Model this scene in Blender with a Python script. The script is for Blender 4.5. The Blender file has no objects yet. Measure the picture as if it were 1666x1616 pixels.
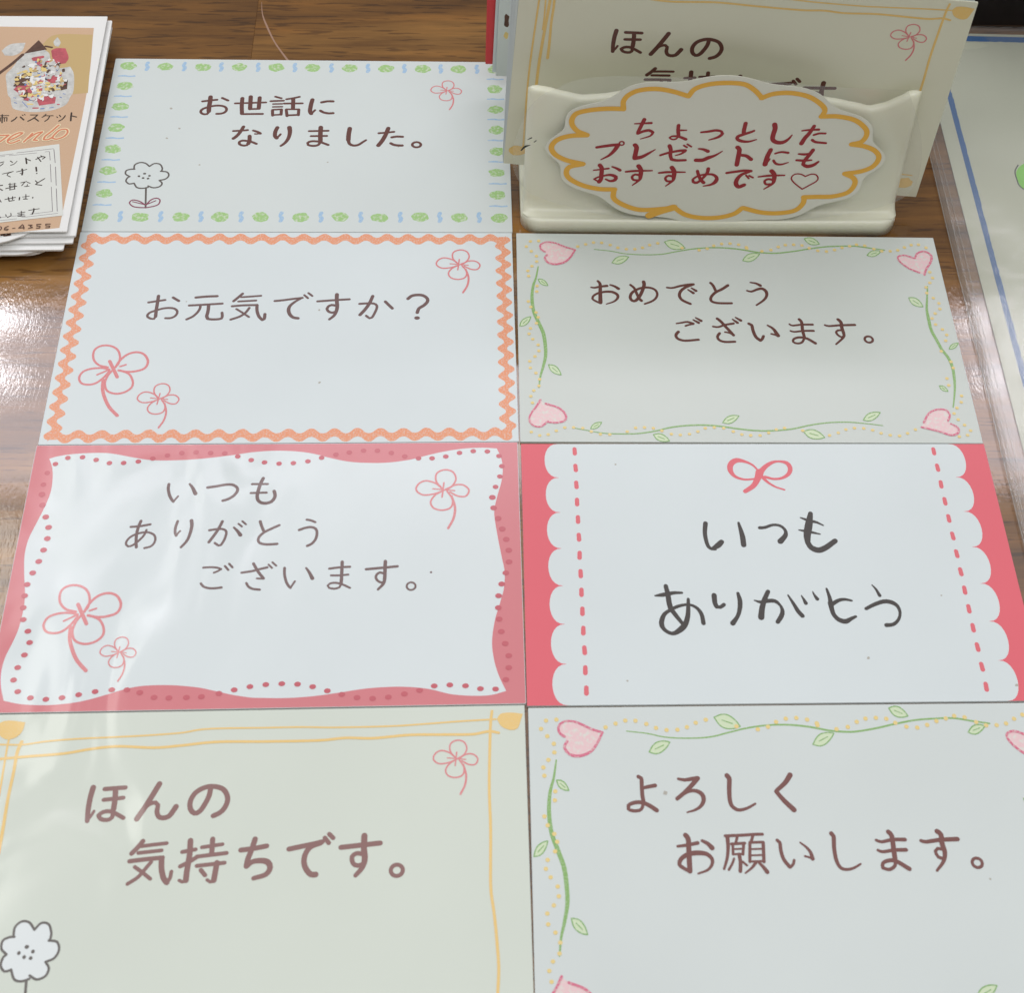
import bpy, bmesh, json, math, random
import mathutils
from mathutils import Matrix, Vector, noise
random.seed(7)
C = bpy.context.scene.collection
MM = 0.001

# ------------------------------------------------------------------ camera
cam_d = bpy.data.cameras.new('camera')
cam = bpy.data.objects.new('camera', cam_d)
C.objects.link(cam)
bpy.context.scene.camera = cam
_f, _rx, _ry, _rz, _cx, _cy, _cz, _px, _py = (2913.3425813798794, 0.7896445053118792, -0.07267379663597956,
    -0.020315826070746005, -14.219522614156773, -206.21334963844762, 282.0004343559142, 940.7461790369086, 255.07767980530096)
_rv = Vector((_rx, _ry, _rz))
_rot = Matrix.Rotation(_rv.length, 4, _rv.normalized())
cam.matrix_world = Matrix.Translation(Vector((_cx, _cy, _cz)) * MM) @ _rot
cam_d.sensor_fit = 'HORIZONTAL'
cam_d.sensor_width = 36.0
cam_d.lens = _f / 1666 * 36.0
cam_d.shift_x = -(_px - 833) / 1666
cam_d.shift_y = -(808 - _py) / 1666
cam_d.clip_start = 0.01
cam_d.clip_end = 50
cam_d.dof.use_dof = True
_fwd = -(_rot.to_3x3().col[2])
cam_d.dof.focus_distance = (Vector((0, 55, 0)) - Vector((_cx, _cy, _cz))).dot(_fwd) * MM
cam_d.dof.aperture_fstop = 66

# ------------------------------------------------------------------ room light
w = bpy.data.worlds.new('World'); bpy.context.scene.world = w; w.use_nodes = True
nt = w.node_tree; bg = nt.nodes['Background']
tc = nt.nodes.new('ShaderNodeTexCoord'); sx = nt.nodes.new('ShaderNodeSeparateXYZ')
rp = nt.nodes.new('ShaderNodeValToRGB')
nt.links.new(tc.outputs['Generated'], sx.inputs[0]); nt.links.new(sx.outputs['Z'], rp.inputs[0])
_e = rp.color_ramp.elements
_e[0].position = 0.0; _e[0].color = (0.14, 0.13, 0.10, 1)
_e[1].position = 1.0; _e[1].color = (1.08, 1.11, 1.16, 1)
for _p, _c in ((0.758, (0.22, 0.205, 0.16, 1)), (0.80, (1.0, 1.0, 1.02, 1))):
    _q = _e.new(_p); _q.color = _c
nt.links.new(rp.outputs[0], bg.inputs[0]); bg.inputs[1].default_value = 1.0
bpy.context.scene.view_settings.view_transform = 'Standard'
bpy.context.scene.view_settings.look = 'None'
bpy.context.scene.view_settings.exposure = 0.12

def area(name, loc, sx_, sy_, watts, col):
    d = bpy.data.lights.new(name, 'AREA'); d.shape = 'RECTANGLE'; d.size = sx_; d.size_y = sy_
    d.energy = watts; d.color = col
    o = bpy.data.objects.new(name, d); C.objects.link(o); o.location = loc
    return o
# ceiling fixture whose mirror image lies across the middle rows of cards, with its two tubes, and a dimmer one nearer the camera at left
area('ceiling_or_fill_light', (0.06, 1.175, 1.5), 1.4, 0.29, 4.2, (1.0, 0.94, 1.02))
for _x in (-0.90, 1.02):
    for _y in (1.285, 1.195):
        area('ceiling_tube', (_x, _y, 1.49), 0.7, 0.022, 1.5 * (1 if _x < 0 else .5), (0.97, 0.96, 1.0))
area('ceiling_or_fill_light', (-0.80, 0.77, 1.5), 0.62, 0.46, 3.2, (1.0, 0.98, 0.92))
# fill light added above and behind the camera to brighten the stand
area('ceiling_or_fill_light', (0.1, -0.75, 1.5), 1.3, 0.30, 6.2, (1.0, 0.99, 0.96))

# ------------------------------------------------------------------ ink traced card by card, in card millimetres: part, ink, label, shapes
DATA = {
"c1":[
["lettering","brown","brown lettering reading お世話に",[["S",[0.52],[21.3,40.45,22.89,40.76,24.49,41.03]],["S",[0.82],[22.95,41.98,22.99,40.38,22.93,38.78,23.0,37.13]],["S",[0.51],[23.0,37.13,22.68,36.24,21.71,36.29,21.21,37.01,21.65,37.97,23.5,38.85,25.2,39.09,26.53,38.66,26.94,37.71,26.58,36.85,25.76,36.43,24.81,36.36]],["S",[0.52],[25.62,41.63,26.99,40.81]],["S",[0.47],[28.69,39.86,35.58,40.26]],["S",[0.74],[30.17,41.58,30.22,39.18,30.48,36.48]],["S",[0.51],[30.49,36.32,35.11,36.44]],["S",[0.78],[32.01,42.15,32.18,38.09]],["S",[0.74],[34.06,41.85,34.11,38.27]],["S",[0.47],[32.08,37.99,34.23,38.11]],["S",[0.48],[37.61,42.22,38.96,41.69]],["S",[0.48],[36.64,40.69,39.55,40.89]],["S",[0.39],[37.24,39.74,39.3,39.83]],["S",[0.39],[37.25,38.78,39.36,38.87]],["S",[0.56],[37.24,37.66,37.4,35.92]],["S",[0.43],[37.23,37.82,39.31,38.01]],["S",[0.56],[39.25,37.85,39.27,36.26]],["S",[0.43],[37.39,36.08,39.32,36.26]],["S",[0.48],[40.17,41.38,41.56,41.72,43.06,42.22]],["S",[0.48],[39.72,39.93,43.84,40.04]],["S",[0.74],[41.69,41.4,41.82,38.35]],["S",[0.56],[40.33,37.86,40.64,35.8]],["S",[0.43],[40.32,38.02,43.2,38.05]],["S",[0.56],[43.16,37.89,43.16,36.14]],["S",[0.47],[40.62,36.02,43.2,36.21]],["S",[0.78],[46.05,41.29,45.79,39.36,45.72,37.44,46.03,36.65]],["S",[0.43],[46.03,36.65,46.49,37.29,46.83,37.83]],["S",[0.57],[48.17,40.41,49.46,40.78,50.77,40.79]],["S",[0.56],[48.05,37.62,48.77,37.09,49.87,36.78,50.95,36.86]]]],
["lettering","brown","brown lettering reading なりました。",[["S",[0.47],[29.03,30.77,30.93,30.94,32.2,31.11]],["S",[0.64],[31.19,32.19,30.55,30.38,29.91,29.14,29.24,28.36]],["S",[0.47,0.6],[33.44,30.97,34.37,30.57,35.05,30.05]],["S",[0.34],[35.05,30.05,34.42,29.86,33.89,29.89]],["S",[0.72],[32.78,29.17,32.85,27.63,32.65,26.71]],["S",[0.51],[32.71,26.77,32.37,26.25,31.54,26.15,30.77,26.54,30.7,27.3,31.3,27.71,32.26,27.62,33.34,27.33,34.45,26.72]],["S",[0.73],[38.74,32.01,38.37,30.61,38.4,29.22,38.81,28.6]],["S",[0.42],[38.81,28.6,39.25,29.23,39.59,29.85]],["S",[0.86,0.47],[41.42,32.04,41.62,30.49,41.42,28.63,40.77,27.09,39.89,26.1]],["S",[0.47],[45.87,30.9,50.14,31.06]],["S",[0.47],[46.39,29.29,49.9,29.39]],["S",[0.82],[48.42,32.17,48.44,29.93,48.57,27.46]],["S",[0.51],[48.57,27.46,48.13,26.48,47.09,26.16,45.9,26.46,45.76,27.13,46.48,27.6,47.75,27.61,49.05,27.16,50.36,26.49]],["S",[0.82],[54.92,31.86,54.76,29.99,54.75,28.13]],["S",[0.64,0.43],[54.75,28.13,55.05,26.9,55.92,26.36,56.98,26.55,57.91,27.39,58.68,28.11]],["S",[0.47],[61.46,30.36,63.28,30.6,64.89,30.86]],["S",[0.78],[63.57,32.01,62.98,29.75,62.28,27.89,61.47,26.41]],["S",[0.52],[64.4,29.05,65.46,29.31,66.86,29.26]],["S",[0.56],[64.23,27.14,64.88,26.68,65.74,26.47,66.81,26.45]],["O",[0.47],[70.0,26.73,0.96,0.83]]]],
["flower_print","pink",None,[["S",[0.21],[76.51,44.99,75.73,46.18,75.84,47.55,76.94,48.13,78.02,47.71,78.41,46.51,77.89,45.32,77.04,44.82]],["S",[0.21],[77.3,44.82,78.26,45.49,79.42,45.48,80.15,44.62,79.74,43.62,78.71,43.62,77.61,44.31]],["S",[0.21],[76.66,44.82,75.63,45.84,74.3,46.27,73.34,45.69,73.07,44.67,73.93,43.89,75.33,43.99,76.56,44.48]],["S",[0.21],[76.8,44.65,75.61,43.81,75.02,42.64,75.46,41.63,76.66,41.29,77.75,41.78,77.94,43.12,77.21,44.48]],["S",[0.18],[76.79,45.91,76.54,43.47]],["S",[0.15],[75.28,44.9,78.23,44.54]],["S",[0.26],[77.81,43.63,78.27,41.78,78.08,39.95,77.37,38.31]]]],
["daisy_print","grey",None,[["S",[0.33],[8.64,18.55,8.63,19.85,9.6,20.59,10.83,20.43,11.85,19.44]],["S",[0.33],[11.85,19.44,12.81,20.31,14.05,20.1,14.71,18.81,14.59,17.94]],["S",[0.33],[14.44,17.94,15.82,17.73,16.34,16.66,15.76,15.59,14.46,15.15]],["S",[0.33],[14.46,15.15,15.16,14.3,14.82,13.32,13.52,12.89,12.26,13.43]],["S",[0.33],[12.31,13.01,11.15,12.71,9.92,12.99,9.17,14.26]],["S",[0.33],[9.17,14.26,8.15,14.04,7.36,14.89,7.61,15.96,8.02,16.26]],["S",[0.33],[8.02,16.26,7.03,17.03,7.04,18.1,8.04,18.54,8.79,18.55]],["D",[0.03],[9.96,16.4,0.3,0.26]],["D",[0.03],[11.07,17.18,0.36,0.26]],["D",[0.03],[12.19,16.55,0.3,0.26]],["D",[0.03],[10.92,15.85,0.3,0.26]],["D",[0.03],[11.99,15.69,0.3,0.26]],["S",[0.36],[11.89,12.79,12.5,6.93]]]],
["leaf_print","maroon",None,[["S",[0.3],[12.28,7.76,11.03,8.8,9.5,9.21,8.92,8.37,9.73,7.34,10.95,7.01,12.38,6.93]],["S",[0.24],[9.56,8.71,12.18,7.85]],["S",[0.3],[12.5,7.68,13.35,9.23,14.48,9.78,15.28,9.24,15.13,7.99,14.16,7.36,12.58,6.93]],["S",[0.24],[12.76,7.97,14.41,9.02]]]],
],
"c2":[
["lettering","thin","thin brown lettering reading お元気ですか？",[["S",[0.38],[16.38,35.29,18.02,35.62,19.66,35.95]],["S",[0.5],[18.2,37.03,18.21,35.1,18.18,33.32,18.24,31.54]],["S",[0.38],[18.24,31.54,17.98,30.91,17.4,30.96,16.68,31.42,16.54,31.8,16.93,32.56,17.84,33.01,19.3,33.62,20.62,33.82,21.8,33.62,22.41,32.93,22.35,32.04,21.85,31.41,21.11,31.1,20.25,31.11]],["S",[0.43],[21.19,36.59,22.44,35.69]],["S",[0.43],[25.77,36.59,27.84,36.85,30.06,36.97]],["S",[0.39],[24.64,34.46,28.05,34.71,31.27,34.96]],["S",[0.39],[26.91,34.45,26.89,33.68,26.51,32.67,25.66,31.53,24.5,30.77]],["S",[0.5],[28.55,34.45,28.59,33.04,28.45,31.52,28.69,30.96]],["S",[0.42],[28.7,30.89,29.57,30.76,30.91,30.81,31.47,31.01,31.55,31.77,31.43,32.53]],["S",[0.43],[35.16,37.62,34.36,36.63,33.48,35.6]],["S",[0.35],[34.94,36.68,36.78,36.84,38.94,37.07]],["S",[0.35],[34.46,35.52,38.03,35.78]],["S",[0.39],[33.3,34.24,35.61,34.49,38.22,34.56]],["S",[0.47],[38.31,34.56,38.43,33.03,38.93,31.5,39.67,30.61,40.04,30.86,40.08,32.13]],["S",[0.35],[34.24,33.49,35.37,32.65,36.92,31.38]],["S",[0.39],[36.82,33.8,36.15,32.52,35.08,31.51,33.32,30.7]],["S",[0.39],[41.83,35.64,43.47,35.85,45.4,36.18,47.39,36.49]],["S",[0.31,0.55,0.47],[47.29,36.44,45.99,35.46,44.99,34.3,44.77,33.14,45.13,31.99,45.86,31.23,46.84,31.02]],["S",[0.35],[47.74,37.22,48.51,36.41]],["S",[0.35],[48.55,37.79,49.37,37.01]],["S",[0.39],[50.51,35.53,53.78,35.84,57.0,36.09]],["S",[0.59,0.55,0.39],[54.39,37.39,54.42,35.83,54.59,34.28,54.49,33.0,54.06,31.72,53.14,30.71]],["S",[0.43],[54.13,34.41,53.44,34.54,52.78,34.16,52.52,33.52,52.95,32.75,53.73,32.49,54.31,32.74]],["S",[0.39],[59.1,34.85,60.66,34.97,62.03,34.92,62.64,34.4,62.62,33.5,62.21,32.22,61.76,31.2,61.28,30.99,60.57,31.66]],["S",[0.51],[61.74,36.92,61.15,35.05,60.32,33.38,59.3,31.89]],["S",[0.47],[64.37,35.43,65.08,34.53,65.83,33.62]],["S",[0.51],[68.98,36.21,69.75,36.99,70.84,37.25,72.02,37.12,72.92,36.33,72.99,35.42,72.25,34.39,71.28,33.61,70.94,32.46]],["D",[0.02],[70.92,31.05,0.59,0.46]]]],
["flower_print","pink","large pink four-petal flower",[["S",[0.35],[10.49,18.52,8.65,19.1,7.42,20.62,7.27,22.73,8.3,23.88,10.06,23.99,11.65,23.09,12.46,21.36,12.42,19.46,11.56,18.14]],["S",[0.38],[11.95,18.51,12.61,20.22,13.89,21.74,15.59,22.31,17.14,21.73,18.08,20.0,17.69,18.3,16.17,17.55,14.44,17.37,12.64,17.75]],["S",[0.35],[10.86,17.95,9.34,18.34,7.32,18.16,5.82,17.41,5.31,15.92,5.93,14.61,7.29,14.23,8.69,14.59,9.96,15.89,10.91,17.57]],["S",[0.35],[11.47,17.76,10.76,16.45,10.43,14.58,11.11,12.73,12.8,11.98,14.49,12.34,15.66,13.44,15.76,14.93,14.8,16.8,12.93,17.75]],["S",[0.53],[10.64,20.04,12.62,16.06]],["S",[0.29],[12.81,18.7,13.92,19.15]],["S",[0.29],[8.64,16.65,10.86,17.95]],["S",[0.52],[10.04,15.33,10.2,13.1,10.93,10.89,12.08,8.69,13.83,6.69]]]],
["flower_print","pink","small pink four-petal flower",[["S",[0.23],[21.02,11.01,20.15,12.3,20.27,13.78,21.51,14.41,22.72,13.96,23.16,12.65,22.57,11.37,21.62,10.82]],["S",[0.23],[21.91,10.82,22.99,11.55,24.29,11.54,25.12,10.61,24.66,9.52,23.5,9.52,22.26,10.27]],["S",[0.23],[21.19,10.82,20.04,11.93,18.54,12.39,17.46,11.77,17.16,10.66,18.13,9.82,19.7,9.92,21.08,10.46]],["S",[0.23],[21.35,10.64,20.01,9.73,19.35,8.46,19.85,7.37,21.19,7.0,22.42,7.53,22.63,8.98,21.81,10.45]],["S",[0.2],[21.34,12.0,21.06,9.36]],["S",[0.17],[19.64,10.91,22.96,10.52]],["S",[0.29],[22.49,9.53,23.0,7.53,22.79,5.54,21.99,3.76]]]],
["flower_print","pink","pink flower in the upper right corner",[["S",[0.26],[79.22,46.02,78.22,47.47,78.36,49.13,79.78,49.84,81.17,49.34,81.67,47.87,81.0,46.43,79.91,45.81]],["S",[0.26],[80.24,45.81,81.48,46.63,82.97,46.62,83.92,45.58,83.39,44.35,82.06,44.35,80.64,45.19]],["S",[0.26],[79.41,45.81,78.09,47.06,76.37,47.57,75.13,46.88,74.79,45.63,75.9,44.69,77.7,44.8,79.29,45.41]],["S",[0.26],[79.6,45.61,78.06,44.59,77.3,43.16,77.88,41.94,79.41,41.52,80.82,42.12,81.07,43.75,80.12,45.4]],["S",[0.23],[79.59,47.14,79.26,44.17]],["S",[0.19],[77.64,45.91,81.44,45.47]],["S",[0.33],[80.9,44.36,81.49,42.12,81.25,39.88,80.33,37.89]]]],
],
"c3":[
["inner_panel","white",None,[["F",[0.11],[2.79,51.73,4.51,52.32,7.74,52.83,12.02,53.0,14.7,52.72,18.12,51.92,21.86,51.22,26.84,51.17,31.79,51.55,36.75,52.24,40.05,52.82,42.19,53.06,44.87,53.19,48.25,53.04,51.65,52.52,55.08,51.45,58.48,50.59,61.86,50.24,65.91,50.24,70.31,50.89,73.68,51.9,77.08,52.79,80.5,53.37,83.93,53.56,86.84,53.36,87.65,50.95,87.87,48.46,87.54,45.6,86.63,42.0,86.08,38.83,86.49,34.52,87.22,29.54,87.73,26.14,87.57,22.81,86.86,19.9,85.84,16.31,85.24,12.08,85.49,8.59,86.26,5.49,87.5,2.42,84.81,1.7,81.76,1.63,78.09,2.0,74.41,3.01,71.05,3.47,67.69,3.57,63.42,3.32,58.9,2.64,54.39,2.06,49.87,1.82,45.96,1.93,44.02,2.04,40.97,2.6,37.9,3.39,34.82,4.11,30.27,4.6,25.78,4.55,22.86,4.0,20.0,3.07,17.14,2.2,14.27,1.6,10.19,1.29,6.02,1.54,2.96,2.25,2.03,5.06,1.65,7.74,1.84,10.44,2.59,13.16,3.17,15.92,3.36,19.43,3.13,22.64,2.27,27.0,1.74,30.7,1.88,34.08,2.86,37.88,3.76,41.36,4.24,44.49,4.07,47.68,3.53,50.09]]]],
["lettering","thin","thin brown lettering reading いつも",[["S",[0.41],[25.61,45.76,25.61,44.62,26.06,43.11,26.54,42.26,26.84,41.88]],["S",[0.28],[26.84,41.88,27.21,42.44,27.58,43.05]],["S",[0.31,0.56],[29.43,45.75,30.07,44.86,30.7,43.58]],["S",[0.41],[32.79,44.92,34.41,45.19,36.26,45.55,37.52,45.44,38.28,44.77,38.34,44.01,37.8,43.07,36.85,42.33,35.87,41.97]],["S",[0.35],[40.96,45.6,43.86,45.6]],["S",[0.34],[40.88,43.61,43.76,43.67]],["S",[0.47],[42.93,46.91,42.54,45.77,42.23,44.25,42.1,42.93,42.33,41.99,42.99,41.42,43.93,41.32,44.84,41.68,45.33,42.52,45.36,43.27,45.15,43.99]]]],
["lettering","thin","thin brown lettering reading ありがとう",[["S",[0.34],[19.77,36.44,21.5,36.6,23.22,36.95]],["S",[0.4],[21.45,37.7,21.14,36.43,21.01,34.98,21.06,33.71,21.29,32.1]],["S",[0.31],[22.67,35.77,22.35,34.6,21.44,33.35,20.63,32.55,19.83,32.29,19.41,32.66,19.39,33.37,19.96,34.27,20.95,34.89,22.12,35.23,23.19,35.22,24.17,34.66,24.49,33.85,24.37,32.95,23.84,32.24,22.75,31.9]],["S",[0.37],[28.09,37.57,27.85,36.25,27.88,35.16,28.15,34.47]],["S",[0.27],[28.15,34.47,28.4,34.97,28.76,35.48]],["S",[0.49,0.34],[30.57,37.68,30.75,36.58,30.61,34.94,30.17,33.32,29.25,31.99]],["S",[0.34],[34.0,35.54,35.28,35.76,36.35,35.78,36.99,35.41,37.13,34.68,36.86,33.42,36.35,32.34,35.98,32.26,35.24,32.81]],["S",[0.4],[36.2,37.43,35.84,36.34,35.2,34.89,34.16,33.0]],["S",[0.28,0.52],[38.39,36.1,39.07,35.37,39.71,34.45]],["S",[0.28],[39.17,36.88,39.84,36.27]],["S",[0.28],[39.82,37.42,40.54,36.74]],["S",[0.4],[43.07,37.35,43.37,36.43,43.83,35.32]],["S",[0.37],[46.6,36.48,45.26,35.76,43.94,34.96,43.09,33.97,42.98,33.34,43.34,32.7,44.27,32.42,45.34,32.4,46.49,32.48]],["S",[0.34],[51.54,37.63,52.33,37.44,53.12,37.06]],["S",[0.37],[50.28,35.39,51.33,35.83,52.41,36.0,53.28,35.62,53.56,34.71,53.39,33.44,52.75,32.45,51.94,31.98]]]],
["lettering","thin","thin brown lettering reading ございます。",[["S",[0.3],[33.67,27.66,34.87,27.73,36.08,27.63,36.86,27.32]],["S",[0.27],[36.87,27.27,36.3,26.89,35.65,26.58]],["S",[0.3],[37.49,27.93,38.16,27.12]],["S",[0.3],[38.2,28.41,38.87,27.64]],["S",[0.33],[33.57,24.4,34.04,23.79,34.97,23.43,36.02,23.38,37.28,23.53]],["S",[0.33],[40.55,26.51,42.33,26.8,43.51,27.14,45.07,27.55]],["S",[0.39],[42.54,28.38,43.21,27.14,43.8,26.25,44.55,25.28]],["S",[0.27],[44.56,25.23,43.95,25.24,43.35,25.3]],["S",[0.33],[41.59,24.37,41.97,23.67,42.76,23.17,44.05,22.98]],["S",[0.27],[45.25,28.13,45.91,27.42]],["S",[0.27],[45.9,28.6,46.63,27.88]],["S",[0.36],[48.15,27.39,48.24,26.01,48.67,24.44,49.18,23.56,49.47,23.3]],["S",[0.27],[49.47,23.3,49.83,23.98,50.17,24.62]],["S",[0.27,0.52],[52.0,27.33,52.63,26.39,53.23,25.15]],["S",[0.33],[56.17,27.13,57.95,27.37,59.85,27.47]],["S",[0.3],[56.54,25.72,58.03,25.7,59.61,25.85]],["S",[0.43],[58.41,28.52,58.43,26.83,58.43,25.08,58.41,23.86]],["S",[0.3],[58.41,23.86,58.13,23.25,57.24,22.97,56.33,23.16,56.03,23.63,56.44,24.06,57.34,24.19,58.4,23.94,59.17,23.58,60.02,23.1]],["S",[0.37],[62.76,26.91,65.58,27.17,68.39,27.44]],["S",[0.46,0.46,0.34],[66.18,28.53,66.16,27.08,66.16,25.32,65.97,23.92,65.02,22.71]],["S",[0.34],[65.91,26.02,65.3,26.21,64.7,25.78,64.57,25.08,64.97,24.46,65.58,24.1,66.11,24.27]],["O",[0.27],[70.91,23.29,0.79,0.78]],["D",[0.02],[74.45,26.11,0.21,0.21]]]],
["flower_print","pink","pink flower in the upper right corner",[["S",[0.28],[76.34,44.32,75.26,45.9,75.41,47.72,76.94,48.49,78.44,47.94,78.99,46.33,78.26,44.76,77.08,44.08]],["S",[0.28],[77.44,44.08,78.78,44.98,80.39,44.97,81.42,43.83,80.85,42.49,79.41,42.49,77.87,43.41]],["S",[0.28],[76.55,44.08,75.12,45.45,73.27,46.01,71.93,45.25,71.56,43.89,72.76,42.86,74.7,42.98,76.41,43.64]],["S",[0.28],[76.75,43.86,75.09,42.75,74.27,41.19,74.89,39.85,76.55,39.4,78.07,40.05,78.33,41.83,77.32,43.63]],["S",[0.25],[76.73,45.53,76.39,42.29]],["S",[0.21],[74.63,44.19,78.74,43.72]],["S",[0.36],[78.16,42.5,78.79,40.05,78.53,37.61,77.54,35.42]]]],
["flower_print","pink","large pink four-petal flower",[["S",[0.34],[12.48,19.02,10.65,19.58,9.42,21.05,9.27,23.09,10.3,24.2,12.05,24.31,13.64,23.44,14.45,21.76,14.41,19.93,13.55,18.65]],["S",[0.37],[13.94,19.01,14.6,20.66,15.87,22.13,17.57,22.68,19.12,22.12,20.05,20.45,19.67,18.8,18.15,18.08,16.42,17.9,14.63,18.27]],["S",[0.34],[12.85,18.46,11.33,18.84,9.32,18.67,7.82,17.94,7.31,16.5,7.93,15.23,9.29,14.86,10.69,15.21,11.95,16.47,12.9,18.1]],["S",[0.34],[13.46,18.28,12.75,17.01,12.42,15.2,13.1,13.41,14.79,12.69,16.47,13.03,17.64,14.1,17.74,15.54,16.78,17.35,14.92,18.27]],["S",[0.52],[12.63,20.49,14.61,16.63]],["S",[0.28],[14.8,19.19,15.9,19.63]],["S",[0.28],[10.64,17.21,12.85,18.46]],["S",[0.51],[12.03,15.93,12.19,13.77,12.92,11.63,14.07,9.5,15.81,7.57]]]],
["flower_print","pink","small pink four-petal flower",[["S",[0.18],[20.69,11.24,20.02,12.26,20.11,13.43,21.07,13.93,22.0,13.58,22.34,12.54,21.89,11.52,21.15,11.09]],["S",[0.18],[21.38,11.09,22.21,11.67,23.21,11.66,23.85,10.92,23.5,10.06,22.6,10.06,21.65,10.65]],["S",[0.18],[20.82,11.09,19.93,11.97,18.77,12.33,17.94,11.84,17.71,10.96,18.46,10.29,19.67,10.37,20.74,10.8]],["S",[0.18],[20.94,10.94,19.91,10.22,19.4,9.22,19.79,8.35,20.82,8.06,21.77,8.48,21.93,9.63,21.3,10.79]],["S",[0.16],[20.94,12.02,20.72,9.93]],["S",[0.13],[19.62,11.16,22.19,10.85]],["S",[0.23],[21.82,10.06,22.22,8.48,22.06,6.9,21.44,5.49]]]],
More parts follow.
